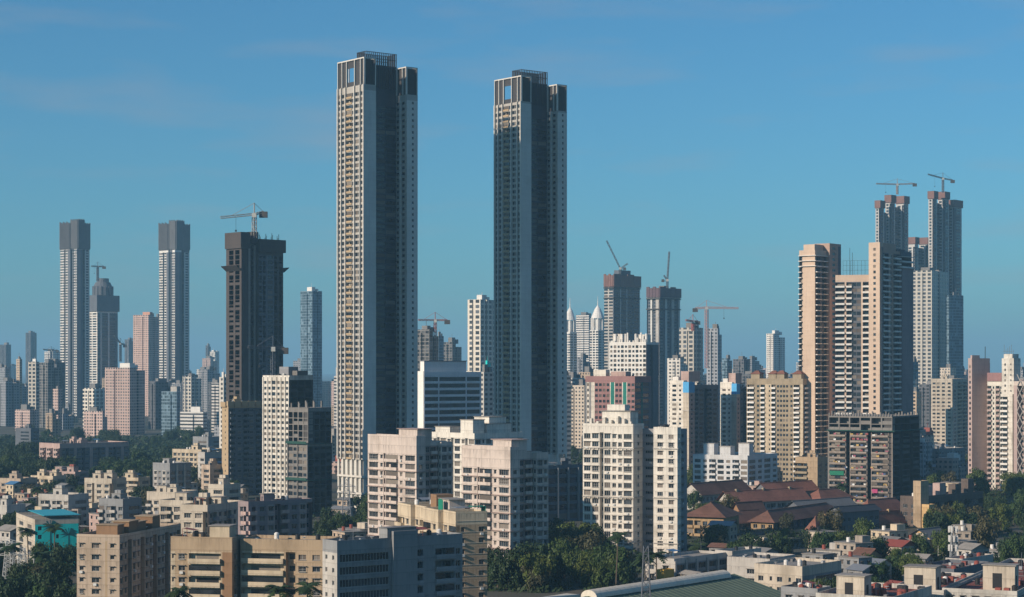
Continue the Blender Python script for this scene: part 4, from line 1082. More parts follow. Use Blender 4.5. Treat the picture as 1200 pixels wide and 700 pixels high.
slab("apartment_block", "narrow tan block with a plain stair tower left of the block crowded with washing", "apartment block", 932, 958, 972, 536, 1075, 35, [TAN, OLIVE], "b1 b1 .15 .5@0 .8@0 .2", "w1 .4 w1", 3.0, bal=OLIVE, clut=4)
slab("apartment_tower", "slim cream tower with a columned roof crown right of the far grey cluster", "tower", 1091, 1116, 1134, 444, 1680, 30, [CREAM2, CREAM], ".2 w.8 w.8 .2 w.8 .3 w.8 .2", ".2 w.8 .2 b1 .2 b1 .2", 3.2, parts=False, bal=CREAM, clut=1)
def pink_right():
    PK = wall("rose_render", (.44, .33, .30), .25)
    b = Bld("apartment_tower", "flat rose coloured slab with one windowed edge near the right picture edge", "tower", 1134.5, 1139, 1160, 420, 1190, 61, [WHITE2, PK]); b.winstyle = 'bare'
    b.block(0, b.W, 0, b.L, 0, b.H, ".3 w1 .3", ".8@1 .2@1", 3.1, 1); b.box('lift_room', 1, b.W * .5, 1, b.L - 1, b.H - .9, b.H + 1.8, PK); b.box('mast', b.W * .8, b.W * .82, 1, 1.3, b.H, b.H + 7, STEEL); b.finish()
    b = Bld("apartment_block", "rose balcony block with a maroon top band near the right picture edge", "apartment block", 1157, 1174, 1182, 437, 1182, 28, [WHITE2, PK, MAROON]); b.balmat = PK
    b.block(0, b.W, 0, b.L, 0, b.z(447), "b1 .2 w.6 .2 b1 w.5", ".", 3.1, 0, par=.02); b.box('top_band', -.5, b.W, 0, b.L, b.z(447) + .01, b.H, MAROON); b.finish()
    b = Bld("apartment_tower", "slender white tower with roof aerials near the right picture edge", "tower", 1174, 1188, 1196, 420, 1165, 35, [WHITE2, PK]); b.winstyle = 'bare'; b.balmat = WHITE
    b.block(0, b.W, 0, b.L, b.z(462) + .004, b.H, ".4 n.5 .6 s.5 .3", ".", 3.1, par=.6)
    b.block(-2, b.W, 0, b.L, 0, b.z(462), "b1.2 .2 .6", ".", 3.1, par=.02)
    b.box('lift_room', .5, b.W - .5, 1, b.L - 1, b.H - .6, b.H + 2.5, WHITE2)
    for i in range(6):
        m = MB(); y = b.L * (.1 + .15 * i); m.bar((1, y, b.H), (1, y, b.H + 5 + (i * 3 % 4)), .1); m.bar((1, y - .7, b.H + 4), (1, y + .7, b.H + 4), .06); m.build('antenna', [GALV], b.root)
    b.finish()
    b = Bld("apartment_block", "pink slab with diagonal braced frame cut by the right picture edge", "apartment block", 1188, 1203, 1216, 447, 1150, 35, [PINK, PK]); b.winstyle = 'bare'
    b.block(0, b.W, 0, b.L, 0, b.H, ".5@1 D1@1 .4", ".", 3.1)
    m = MB(); y0, y1 = b.L * .28, b.L * .72
    for i in range(9):
        z = 4 + i * 7.2; m.bar((-.4, y0, z), (-.4, y1, z + 7), .28); m.bar((-.4, y1, z), (-.4, y0, z + 7), .28)
    m.build('brace_frame', [PALE], b.root); b.finish()
pink_right()
slab("villa_block", "small blue white block in the trees below the slim cream tower", "apartment block", 1076, 1100, 1131, 526, 1360, 45, [GREYB, PALE], '.2 w1|.2 n.7', '.2 w1|.2 n.7', 3.1, parts=True, clut=4)

def low_white():
    b = Bld("apartment_block", "low white block with three roof towers in front of the white and blue towers", "apartment block", 812, 876, 911, 534, 1100, 32, [wall("cool_white_render", (.60, .60, .60), .4), GREYB]); b.winstyle = 'bare'; b.balmat = b.mats[0]
    W, L, H = b.W, b.L, b.H
    b.block(0, W, 0, L, 0, H, auto(7, '.2 l1|.2 w.8|.2 b1'), auto(4, '.2 l1|.2 w.8'), 3.1)
    for u, h in ((.72, 6), (.42, 4.5), (.08, 6.5)):
        b.box('stair_tower', 1.5, 7, L * u - 3, L * u + 3.5, H - .9, H + h, b.mats[0]); b.box('stair_tower_roof', 1.2, 7.3, L * u - 3.3, L * u + 3.8, H + h + .004, H + h + .3, PALE)
    b.clutter(7.5, W - 1, 1, L - 1, H - .9, 6, 0); b.finish()
low_white()
# ------------------------------------------------------------------ low blocks on the left
def low(label, xl, xc, xr, yt, D, a, m, left='.3 w1|.3 n.8', right='.3 w1|.3 n.8', **k):
    k.setdefault('win', 'shade'); k.setdefault('mod', 3.2)
    slab("apartment_block", label, "apartment block", xl, xc, xr, yt, D, a, m, left, right, **k)

low("cream fronted block with a long dark side behind the tan block with rooftop huts", 211, 243, 288, 592, 655, 22, [CREAM2, GREYM], '.3 w1|.2 w1|d.5', '.3 w1@0|b1|.3 n1', bal=GREYM, clut=5, heads=2)
low("dark brownish block with a lit stair head on its roof, behind the balcony stacks", 279, 291, 366, 588, 640, 50, [MAUVE, PINKD], '.3 w1|b1', 'b1|.4 w1|.2 w1@1|d.8', bal=PINKD, clut=6, heads=1)
low("cream flat roofed block behind the teal painted house", 186, 226, 244, 587, 770, 25, [CREAM2, PALE], '.3 l1|b1', '.3 w1', bal=CREAM2, clut=5)
low("low stained cream terrace left of the cream flat roofed block", 172, 205, 232, 577, 900, 25, [CREAM2, PALE], 'b1|.3 w1', '.3 w1', bal=PALE, clut=6, heads=2)
low("blue grey block with white uprights above the cream terraces", 179, 199, 224, 543, 1040, 40, [GREYB, PALE], '.3 w1@1|.2 n1', '.2 l1|f.3@1', clut=5)
low("long shaded block with a lit left corner among the left trees", 46, 70, 151, 520, 1330, 48, [PINKD, SLATE], '.2 w1|b1|d.5', '.2 w1@1|d.6@1|w1@1|.4', bal=PINKD, clut=9, heads=3)  # pink for the sunlit corner, slate for shade on the long side
low("low cream block with a white roof tank at the left edge", -6, 24, 44, 561, 1090, 25, [TANP, PALE], 'b1|.3 w1', '.3 w1', bal=TANP, clut=6, heads=1)
low("second low cream block from the left edge, with a stepped roof", 36, 62, 78, 558, 1130, 30, [CREAM, PALE], '.3 w1|b1', '.3 w1', bal=CREAM, clut=5, heads=2)
low("rusty roofed low block in the middle of the left cream row", 54, 88, 104, 553, 1190, 30, [PINKD, PALE], '.3 w1|b1', '.3 w1', bal=PINKD, clut=7, heads=2, tank=TANK_R)
low("cream block with a tall stair bay in the middle of the left cream row", 99, 131, 148, 561, 1030, 25, [CREAM2, CREAM], '.3 w1|d.4|.3 w1', '.3 w1', clut=5, heads=2)
low("right end cream block of the left row with shaded verandas", 131, 162, 176, 560, 1060, 25, [CREAM, CREAM2], 'b1|b1|.3 w1', '.3 w1', bal=CREAM2, clut=4)
low("pale low block half sunk in trees below the left cream row", 45, 80, 104, 580, 900, 28, [PALE, GREYB], '.3 w1|b1', '.3 w1', bal=PALE, clut=4)
low("wide cream roofed terrace above the brown fronted left blocks", 202, 236, 262, 527, 1260, 30, [CREAM, GREYB], '.3 l1|.2 w1', 'b1|.2 w1', bal=CREAM, clut=5)
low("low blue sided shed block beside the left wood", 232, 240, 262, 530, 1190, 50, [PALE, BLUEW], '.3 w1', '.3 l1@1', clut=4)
low("short tan block under the yellow edged dark block", 236, 246, 262, 545, 1120, 45, [TANP, TAN], '.2 w1', '.2 w1', clut=3)
low("small cream block just left of the dark frame's foot", 244, 262, 282, 568, 830, 30, [CREAM2, MAUVE], '.3 w1', '.3 w1', clut=3)
low("blue tin roofed low block at the far edge of the left wood", 226, 244, 262, 512, 1560, 35, [GREYB, SLATE], '.3 w1', '.3 w1', clut=2, roofmat=plain("blue_tin_roof", (.16, .30, .42), .5))
low("flat grey platform building in the left wood", 18, 36, 46, 502, 1800, 30, [SLATE, PALE], '.3 w1', '.3 w1', clut=2, parts=False)
low("small shaded block at the left edge below the cream row", -12, 8, 30, 592, 860, 30, [PALE, GREYB], '.3 w1|b1', '.3 w1', bal=PALE, clut=3)
low("grey terraced block under the cream row's stair bay", 116, 144, 166, 585, 820, 30, [GREYB, PALE], 'b1|.3 w1', '.3 w1', bal=PALE, clut=4)

def teal_house():
    b = Bld("painted_house", "teal painted house with dark palm murals and a cream left end", "house", 19, 41, 92, 609, 720, 66, [CREAM2, TEAL, GREYB]); b.winstyle = 'plain'
    W, L, H = b.W, b.L, b.H
    b.block(0, W, 0, L, 0, H, ".4 w1 .4 w1 .4", ".3@1 w.8@1 2.0@1 w.6@1 3.4@1".replace(' 2.0@1', ' .9@1 .9@1').replace(' 3.4@1', ' .9@1 .9@1 .9@1'), 3.1)
    mural = plain("mural_dark_teal", (.005, .13, .14), .8); g = b.rng
    for x, h in ((W * .36, 9), (W * .78, 6)):
        m = MB(); z = H - 12; y = -.03
        m.quad((x - .3, y, z), (x + .3, y, z), (x + .25, y, z + h), (x - .25, y, z + h))
        for i in range(9):
            a = math.pi * (-.15 + 1.3 * i / 8); r = 3.6; p = (x + r * math.cos(a), z + h + r * math.sin(a) * .7); q = (x + r * .5 * math.cos(a + .15), z + h + .5 * r * math.sin(a + .15) + .6)
            m.quad((x, y, z + h), (p[0], y, p[1]), (q[0], y, q[1] + .3), (x - .1, y, z + h + .3))
        m.build('mural', [mural], b.root)
    b.box('roof_canopy', 3, W + .6, -.5, L * .8, H + 1.2, H + 1.4, plain("teal_tin", (.04, .35, .42), .5))
    for x in (4, W - .5):
        for y in (.2, L * .7): b.box('canopy_post', x, x + .2, y, y + .2, H - .9, H + 1.19, GALV)
    b.finish()
teal_house()

# ------------------------------------------------------------------ old tiled quarter and sheds, lower right
def tiled(label, xl, xc, xr, ye, D, a, mats, roof, rise, left='.3 w1|.3 w1', right='.3 w1|.3 w1', hip=True, name="tiled_house", cat="old house", fh=3.6, win='sill', mod=3.6, bal=None, eave=1.1, ridge='auto', vents=0):
    b = Bld(name, label, cat, xl, xc, xr, ye, D, a, mats); W, L, H = b.W, b.L, b.H; b.winstyle = win
    if bal: b.balmat = bal
    b.balout = .8
    lp = left if '|' not in left else auto(round(L / mod), left); rp = right if '|' not in right else auto(round(W / mod), right)
    b.block(0, W, 0, L, 0, H, lp, rp, fh, par=.01, roof=False)
    m = MB(); e = eave; x0, x1, y0, y1 = -e, W + e, -e, L + e; z = H - .25; t = H + rise
    alongx = W > L if ridge == 'auto' else ridge == 'x'
    if alongx:
        q = (y1 - y0) / 2 if hip else 0; ym = (y0 + y1) / 2; q = min(q, (x1 - x0) * .45); A, B = (x0 + q, ym, t), (x1 - q, ym, t)
        m.quad((x0, y0, z), (x1, y0, z), B, A); m.quad((x1, y1, z), (x0, y1, z), A, B)
        if hip: m.tri((x0, y1, z), (x0, y0, z), A); m.tri((x1, y0, z), (x1, y1, z), B)
        else: m.tri((e * 0, y1 - e, H), (0, y0 + e, H), (0, ym, t - .15), 1); m.tri((W, y0 + e, H), (W, y1 - e, H), (W, ym, t - .15), 1)
    else:
        q = (x1 - x0) / 2 if hip else 0; xm = (x0 + x1) / 2; q = min(q, (y1 - y0) * .45); A, B = (xm, y0 + q, t), (xm, y1 - q, t)
        m.quad((x0, y1, z), (x0, y0, z), A, B); m.quad((x1, y0, z), (x1, y1, z), B, A)
        if hip: m.tri((x0, y0, z), (x1, y0, z), A); m.tri((x1, y1, z), (x0, y1, z), B)
        else: m.tri((x0 + e, 0, H), (x1 - e, 0, H), (xm, 0, t - .15), 1); m.tri((x1 - e, L, H), (x0 + e, L, H), (xm, L, t - .15), 1)
    m.quad((x0, y0, z - .03), (x0, y1, z - .03), (x1, y1, z - .03), (x1, y0, z - .03))
    m.build('tiled_roof', [roof, mats[0]], b.root)
    k = MB()
    if alongx: k.bar(A, B, .28, 0, 6)
    else: k.bar(A, B, .28, 0, 6)
    k.build('roof_ridge', [roof], b.root)
    for i in range(vents):
        f = (i + .5) / vents; p = Vector(A).lerp(Vector(B), f); k = MB(); k.box(p.x - .6, p.x + .6, p.y - .6, p.y + .6, p.z - .5, p.z + .9); k.build('roof_vent', [mats[-1]], b.root)
    b.finish(); return b
YELO = wall("weathered_yellow_wall", (0.42, 0.29, 0.16), 0.7)
tiled("yellow verandah house with a brown hipped roof right of the large white block", 803, 848, 866, 606, 850, 24, [YELO, TAN], TILE2, 5.5, '.25 b1|.2 b1|.2 w1', '.3 w1', bal=YELO, eave=1.6)
tiled("long red tiled roof house behind the yellow verandah house", 842, 858, 946, 589, 950, 55, [PALE, OLIVE], TILE, 5.0, '.3 w1', '.3 w1|b1', hip=False, vents=3, eave=1.5)
tiled("dark gabled timber house between the red roof and the yellow verandah house", 858, 868, 896, 602, 925, 50, [BROWN, SLATE], TILE2, 5, '.3 w1', 'b1|.3 w1', hip=False)
tiled("overgrown house with a lit yellow end and a long brown roof", 880, 906, 986, 612, 880, 33, [YELO, SLATE], TILE2, 4.5, '.3 w1|.4 w1', '.3@1 w1@1|d.8@1', hip=True, eave=1.5)
tiled("long low yellow house under a red brown roof, right of the overgrown house", 948, 956, 1060, 621, 868, 48, [YELO, YELO], TILE, 5.5, '.3 w1', '.5 w.8|.6 n.8', hip=True, vents=4, eave=1.5)
tiled("small red tiled roof at the foot of the block crowded with washing", 940, 962, 1000, 586, 975, 45, [OLIVE, SLATE], TILE, 4.5, hip=True)
tiled("red tiled hall roof in front of the block crowded with washing", 1004, 1018, 1062, 600, 955, 50, [SLATE, OLIVE], TILE, 5.5, hip=True)
tiled("low red roofed hall behind the yellow verandah house", 798, 822, 880, 580, 1010, 40, [PALE, SLATE], TILE2, 5.5, hip=False)
tiled("red brown hipped hall at the edge of the right hand trees", 1124, 1140, 1180, 595, 985, 48, [PINKD, SLATE], TILE, 5.5, hip=True)
tiled("grey sheet roofed shed behind the long yellow house", 920, 940, 1004, 598, 940, 48, [SLATE, OLIVE], SHEET, 4, hip=False)
tiled("dark sheet shed behind the long yellow house's red brown roof", 966, 980, 1034, 606, 925, 50, [SLATE, SLATE], plain("dark_tarpaulin", (.035, .04, .05), .7), 3, hip=False)
tiled("brown tiled wing linking the verandah house and the overgrown house", 850, 866, 905, 613, 890, 52, [SLATE, TAN], TILE2, 5, hip=True)
tiled("long rusty tiled shed under the low white block", 884, 900, 958, 577, 1025, 52, [SLATE, PALE], TILE, 4.5, hip=False)
tiled("yellow gabled house with a dark grey roof below the old terrace", 1064, 1090, 1112, 632, 770, 42, [YELL, YELL], SHEET, 3.5, '.8 s.5 .8', '.4 w.8|.5 n.8', hip=False, ridge='x')
tiled("small orange gabled house half hidden in front of the long yellow house", 996, 1012, 1034, 655, 690, 40, [wall("orange_wall", (.42, .27, .15), .6), BROWN], TILE2, 3, '.6 s.6 .6', '.4 w.8|.5 n.8', hip=False, ridge='y')
tiled("dark sheet shed with a torn white strip behind the long yellow house", 972, 985, 1030, 600, 872, 50, [SLATE, SLATE], plain("dark_tarpaulin", (.035, .04, .05), .7), 2, hip=False)

def old_terrace():
    OLD = wall("soot_brown_wall", (.13, .10, .085), .5)
    b = Bld("old_terrace", "sooty four storey old terrace with a tan square stair tower at its left end", "old building", 1055, 1076, 1152, 582, 905, 45, [OLD, TAN, YELL]); b.balmat = OLD
    W, L, H = b.W, b.L, b.H
    b.block(0, W, 0, L, 0, H, ".3 w1 .3 w1 .3", auto(round(W / 3.4), 'b1|.3 w1|b1|d.5'), 3.6)
    b.block(-4, 2.5, -4, -.004, 0, b.z(563), ".4@1 s.01@1 .4@1", ".", 18, 1, par=.5)
    b.block(-3.4, 1.5, -8, -4.004, 0, b.z(590), ".4@2 w1@2 .4@2", ".4@2 w1@2 .4@2", 3.6, 2, par=.5)
    z = H - .9
    for u, h in ((.18, 5), (.38, 6), (.62, 5), (.82, 7)): b.box('stair_head', W * u, W * u + 5, 2, L * .6, z, z + h, PINKD if u < .5 else OLD)
    b.clutter(2, W - 2, 1, L - 1, z, 6, 0); b.finish()
old_terrace()

def green_shed():
    b = Bld("factory_shed", "long green sheet roofed shed with a pale barrel ridge along its top", "shed", 470, 668, 895, 706, 520, 36, [SLATE, PALE])
    p0, p1 = at(690, 692, 535), at(848, 668, 588)
    d = (p1 - p0); d.z = 0; ln = d.length; d.normalize(); ang = math.atan2(d.y, d.x)
    b.root.location = (p0.x, p0.y, 0); b.root.rotation_euler = (0, 0, ang); zr = (p0.z + p1.z) / 2 - 1.6
    m = MB(); w = 21; dz = 5.5; x0, x1 = -26, ln + 6
    n = 40
    for s in (-1, 1):
        for i in range(n):
            xa, xb = x0 + (x1 - x0) * i / n, x0 + (x1 - x0) * (i + .94) / n; e = .0
            a = [(xa, 0, zr), (xb, 0, zr), (xb, s * w, zr - dz), (xa, s * w, zr - dz)]
            c = [(xb, 0, zr), (x0 + (x1 - x0) * (i + 1) / n, 0, zr), (x0 + (x1 - x0) * (i + 1) / n, s * w, zr - dz), (xb, s * w, zr - dz)]
            c = [(c[0][0], 0, zr + .002)] + c[1:]
            mid = (xb + c[1][0]) / 2
            for q in ([a] if s < 0 else [a[::-1]]): m.quad(*q)
            r = [(xb, 0, zr), (mid, 0, zr + .09), (mid, s * w, zr - dz + .09), (xb, s * w, zr - dz)]; r2 = [(mid, 0, zr + .09), (c[1][0], 0, zr), (c[1][0], s * w, zr - dz), (mid, s * w, zr - dz + .09)]
            for q in (r, r2): m.quad(*(q if s < 0 else q[::-1]))
    m.build('sheet_roof', [GREENR], b.root)
    m = MB(); m.box(x0 + .5, x1 - .5, -w + .6, w - .6, 0, zr - dz - .1); m.build('wall', [SLATE], b.root)
    m = MB(); m.tri((x0 + .6, w - .6, zr - dz - .1), (x0 + .6, -w + .6, zr - dz - .1), (x0 + .6, 0, zr - .2)); m.tri((x1 - .6, -w + .6, zr - dz - .1), (x1 - .6, w - .6, zr - dz - .1), (x1 - .6, 0, zr - .2)); m.build('gable', [SLATE], b.root)
    m = MB(); r = 2.7; k = 10; N = 24
    for j in range(N):
        xa, xb = ln * j / N, ln * (j + 1) / N
        for i in range(k):
            a0, a1 = math.pi * i / k, math.pi * (i + 1) / k; f = lambda a, x: (x, -r * math.cos(a), zr - .4 + .75 * r * math.sin(a) + (.06 if x > ln * (j + .5) / N else 0))
            m.quad(f(a0, xa), f(a0, xb), f(a1, xb), f(a1, xa))
    for x in (0, ln):
        for i in range(k):
            a0, a1 = math.pi * i / k, math.pi * (i + 1) / k
            m.tri((x, 0, zr - .4), (x, -r * math.cos(a0), zr - .4 + .75 * r * math.sin(a0)), (x, -r * math.cos(a1), zr - .4 + .75 * r * math.sin(a1)))
    m.build('barrel_ridge', [RIDGE], b.root)
    m = MB(); m.box(-24, -7, -2.2, 2.2, zr - .2, zr + 1.2); m.build('ridge_vent', [RIDGE], b.root)
green_shed()

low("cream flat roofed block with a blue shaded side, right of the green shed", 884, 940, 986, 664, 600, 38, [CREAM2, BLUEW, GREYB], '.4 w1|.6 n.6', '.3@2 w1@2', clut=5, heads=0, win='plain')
low("lower cream annex with a stained parapet in front of the blue sided block", 852, 902, 932, 655, 655, 34, [PALE, PINKD], '.6 w1', '.4 w1', clut=4, heads=0)
low("open concrete frame with rusty walls right of the green shed", 838, 858, 892, 646, 690, 42, [PALE, PINKD], 'o1|o1', 'o1@1|o1@1', clut=2, heads=0)
low("long white walled low terrace behind the green shed", 756, 790, 852, 655, 668, 40, [PALE, GREYB], '.3 w1|.6', 'f.2@0|l1@1', clut=3, heads=0)
low("yellow kiosk building behind the green shed's ridge", 770, 778, 790, 668, 655, 45, [wall("kiosk_yellow", (.62, .36, .06), .4), TAN], '.4 w1', '.4 w1', clut=0, heads=0)

def bottom_right():
    DIRTY = wall("weathered_white_wall", (.50, .47, .42), .75)
    RED = wall("red_oxide_roof", (.30, .10, .075), .5)
    def flat(label, xl, xc, xr, yt, D, a, heads, tanks, m=None):
        m = m or (DIRTY, PALE)
        b = Bld("apartment_block", label, "apartment block", xl, xc, xr, yt, D, a, list(m)); b.roofmat = RED; b.winstyle = 'shade'
        b.block(0, b.W, 0, b.L, 0, b.H, auto(round(b.L / 3.4), '.4 w1|.4 n1'), auto(round(b.W / 3.4), '.4 w1|.4 n1'), 3.1, par=1.1)
        z = b.H - 1.1
        for u, v, w, d, h in heads:
            x, y = b.W * u, b.L * v
            b.box('stair_head', x, x + w, y, y + d, z, z + h, CREAM2); b.box('stair_head_roof', x - .35, x + w + .35, y - .35, y + d + .35, z + h + .004, z + h + .22, ROOF)
            k = MB(); k.quad((x - .02, y + d * .7, z + .6), (x - .02, y + d * .4, z + .6), (x - .02, y + d * .4, z + h * .7), (x - .02, y + d * .7, z + h * .7)); k.build('door', [DARK], b.root); k = MB(); k.quad((x + w * .3, y - .02, z + .8), (x + w * .6, y - .02, z + .8), (x + w * .6, y - .02, z + h * .6), (x + w * .3, y - .02, z + h * .6)); k.build('window', [DARK], b.root)
        for i in range(int(tanks * 1.8)):
            k = MB(); x, y = b.rng.uniform(2, b.W - 3), b.rng.uniform(1, b.L - 3)
            if b.rng.random() < .6: k.cyl(x, y, z, z + 1.5, .8, 0, 12); k.cyl(x, y, z + 1.5, z + 1.75, .8, 0, 12, .3)
            else: k.box(x - .9, x + .9, y - .7, y + .7, z, z + 1.3)
            k.build('water_tank', [b.rng.choice((TANK_R, TANK_R, TANK_B))], b.root)
        b.clutter(1, b.W - 1, 1, b.L - 1, z, 9, 0); b.finish()
    flat("white parapet block with red tanks and one cream stair head", 956, 1046, 1092, 700, 470, 30, ((.1, .42, 5, 7, 5.2),), 10)
    flat("red roofed white block with a tall stained stair head, second from the right corner", 1040, 1106, 1150, 692, 500, 25, ((.05, .18, 6, 8, 6.4), (.5, .6, 3, 4, 3)), 12)
    flat("white block with red tanks and a cream roof house in the bottom right corner", 1104, 1192, 1260, 693, 495, 25, ((.1, .12, 5, 8, 6.4),), 10)
    flat("low blue grey block at the bottom edge, right of the green shed", 915, 958, 974, 690, 525, 35, (), 2, (GREYB, PALE))
    flat("lattice fronted dark low block behind the red roofed white block", 1068, 1118, 1160, 667, 600, 35, (), 4, (SLATE, PALE))
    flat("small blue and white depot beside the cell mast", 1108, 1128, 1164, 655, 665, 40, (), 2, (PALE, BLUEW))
bottom_right()

# ------------------------------------------------------------------ cranes and masts
def lattice(m, p, q, w, n, mi=0, r=.12):
    p, q = Vector(p), Vector(q); d = (q - p).normalized(); u = d.orthogonal().normalized(); v = d.cross(u)
    if abs(d.z) < .9: v = Vector((0, 0, 1)); u = d.cross(v).normalized(); v = u.cross(d)
    c = [(-1, -1), (1, -1), (1, 1), (-1, 1)]; P = lambda i, t: p.lerp(q, t) + (u * c[i][0] + v * c[i][1]) * w / 2
    for i in range(4): m.bar(P(i, 0), P(i, 1), r, mi)
    for k in range(n):
        for i in range(4):
            j = (i + 1) % 4
            m.bar(P(i, k / n), P(j, (k + 1) / n), r * .6, mi); m.bar(P(i, (k + 1) / n), P(j, (k + 1) / n), r * .6, mi)
def crane(label, px, yb, yt, D, arms, colr, w=2.2, luff=None, r=.25, counter=None, group="tower cranes on unfinished towers"):
    base = at(px, yb, D); root = empty("tower_crane", base, 0, label, "crane", group); h = (yb - yt) / FPX * D; s = D / FPX
    m = MB(); lattice(m, (0, 0, 0), (0, 0, h), w, max(3, int(h / 3)), 0, r); m.build('mast', [colr], root)
    m = MB(); m.box(-1.4, 1.4, -1.4, 1.4, h, h + 2.6); m.build('cab', [plain("crane_cab", (.45, .45, .42), .5)], root)
    if luff:
        m = MB(); lattice(m, (0, 0, h + 1), (luff[0] * s, 3, h + luff[1] * s), w * .7, max(4, int(luff[1] * s / 4)), 0, r * .9); m.build('jib', [colr], root)
        m = MB(); lattice(m, (0, 0, h + 1), (-luff[0] * s * .35 + (3 if luff[0] <= 0 else -3), 0, h + 7), w * .7, 3, 0, r); m.build('a_frame', [colr], root)
        m = MB(); x = 5 if luff[0] <= 0 else -5; m.box(min(0, x * 1.4), max(0, x * 1.4), -.9, .9, h + .2, h + .9); m.box(x - 1.5, x + 1.5, -1.2, 1.2, h - .8, h + 2.4); m.build('counterweight', [CONC_D], root)
    else:
        (x0, y0), (x1, y1) = arms; m = MB(); lattice(m, (0, 0, h + 2), (x0 * s, -8, h + y0 * s + 2), w * .65, max(5, int(abs(x0) * s / 3)), 0, r * .8); m.build('jib', [colr], root)
        m = MB(); lattice(m, (0, 0, h + 2), (x1 * s, 3, h + y1 * s + 2), w * .65, 5, 0, r * .8); m.build('counter_jib', [colr], root)
        m = MB(); m.bar((0, 0, h + 2.6), (0, 0, h + 9), .35); m.bar((0, 0, h + 9), (x0 * s * .65, -5.2, h + y0 * s * .65 + 2.8), .13); m.bar((0, 0, h + 9), (x1 * s * .9, 2.7, h + y1 * s * .9 + 2.8), .13); m.build('tie_mast', [colr], root)
        m = MB(); m.box(x1 * s - 2.5, x1 * s + 2.5, 1.6, 4.4, h + y1 * s - 1.5, h + y1 * s + 2.2); m.build('counterweight', [CONC_D], root)
        m = MB(); hx = x0 * s * .55; m.bar((hx, -4.4, h + y0 * s * .55 + 1.4), (hx, -4.4, h - 8), .08); m.box(hx - .5, hx + .5, -4.9, -3.9, h - 9.2, h - 8); m.build('hook', [STEEL], root)
YC = plain("crane_pale_steel", (.38, .33, .28), .5); RC = plain("crane_red_steel", (.40, .12, .10), .5); DC = plain("crane_dark_steel", (.10, .11, .13), .5)
crane("grey flat crane on the dark netted tower, its long jib pointing left", 298, 279, 255, 1240, ((-37, -5), (10, 3)), YC, 2.0, r=.22)
crane("small crane low on the right flank of the dark netted tower", 320, 448, 412, 1150, ((-27, 1), (12, 0)), DC, 1.8, r=.24)
crane("thin crane on the domed far tower between the white ribbed pair", 114.5, 330, 314, 3000, ((-6, 0), (7, 0)), DC, 2.4, r=.4)
crane("red crane on the dark unfinished block between the two tallest towers", 510, 396, 378, 1760, ((-19, 0), (14, 0)), RC, 1.8, r=.26)
crane("tilted luffing crane on the round shouldered unfinished tower", 727, 322, 316, 2360, None, DC, 1.8, (-16, 34), r=.28)
crane("upright luffing crane on the square unfinished tower", 782, 338, 330, 2260, None, DC, 1.7, (2.5, 35), r=.28)
crane("pink crane with a white counterweight over the grey concrete tower", 828, 432, 363, 1940, ((36, -1), (-13, -1)), plain("crane_pink_steel", (.38, .25, .25), .5), 2.4, r=.3)
crane("flat crane over the left tower of the far grey cluster", 1051.5, 228, 218, 2510, ((-26, 0), (21, 1)), plain("crane_rust", (.30, .20, .15), .5), 1.8, r=.3)
crane("slanted crane over the tallest tower of the far grey cluster", 1105, 226, 211, 2510, ((-19, 4), (12, -2)), DC, 1.9, r=.32)
crane("small crane beside the domed tower's foot on the left skyline", 141, 424, 404, 2800, ((-6, 9), (5, -2)), DC, 2.4, r=.4)
crane("distant crane over the hazy left skyline towers", 60, 430, 412, 3600, ((-8, 1), (7, 0)), DC, 2.6, r=.5)
crane("small dark crane behind the small pale tower left of the peach towers", 812, 388, 379, 2000, ((-9, 1), (6, 0)), RC, 2.0, r=.35)

def mast(label, px, yb, yt, D, w, name="lattice_mast", colr=GALV, panels=False, cat="mast", arms=0):
    base = at(px, yb, D); h = (yb - yt) / FPX * D; base.z = 0; z0 = EYE + (HZN - yb) / FPX * D; root = empty(name, base, 0, label, cat)
    m = MB(); zt = z0 + h; c = [(-1, -1), (1, -1), (1, 1), (-1, 1)]; n = 12; P = lambda i, t: Vector((c[i][0] * w * (1 - .62 * t), c[i][1] * w * (1 - .62 * t), zt * t))
    for i in range(4): m.bar(P(i, 0), P(i, 1), .11)
    for k in range(n):
        for i in range(4):
            j = (i + 1) % 4; m.bar(P(i, k / n), P(j, (k + 1) / n), .06); m.bar(P(j, k / n), P(i, (k + 1) / n), .06); m.bar(P(i, k / n), P(j, k / n), .06)
    m.build('lattice', [colr], root)
    for k in range(arms):
        z = zt * (.72 + .12 * k); m = MB(); m.bar((-4, 0, z), (4, 0, z), .13); m.bar((-4, 0, z), (0, 0, z + 1.2), .08); m.bar((4, 0, z), (0, 0, z + 1.2), .08)
        for x in (-3.8, 3.8): m.cyl(x, 0, z - 1.3, z, .14, 0, 6)
        m.build('cross_arm', [colr], root)
    if panels:
        for k in range(3):
            for i in range(6):
                a = i * math.pi / 3 + k * .5; m = MB(); x, y, z = 1.5 * math.cos(a), 1.5 * math.sin(a), zt - 2.4 - k * 3.2; m.box(x - .22, x + .22, y - .22, y + .22, z, z + 2.2); m.bar((0, 0, z + 1), (x, y, z + 1), .06); m.build('antenna_panel', [WHITE], root)
PYL = plain("pylon_pale", (.55, .55, .53), .6)
mast("pale lattice pylon with cross arms among palms, lower left edge", 11, 668, 634, 640, 2.2, "pylon", PYL, cat="pylon", arms=3)
mast("shorter pale pylon beside the taller one, lower left edge", 26, 668, 642, 650, 2.0, "pylon", PYL, cat="pylon", arms=2)
mast("grey lattice mast with dishes in front of the green shed", 757, 712, 640, 510, 1.6, "telecom_mast", DC)
mast("cell mast ringed with white antenna panels among the right hand trees", 1117, 668, 616, 690, 1.3, "telecom_mast", GALV, True)
mast("pale lattice pylon at the open columned foot of the tallest tower", 406, 606, 560, 880, 2.4, "pylon", GALV, cat="pylon", arms=2)
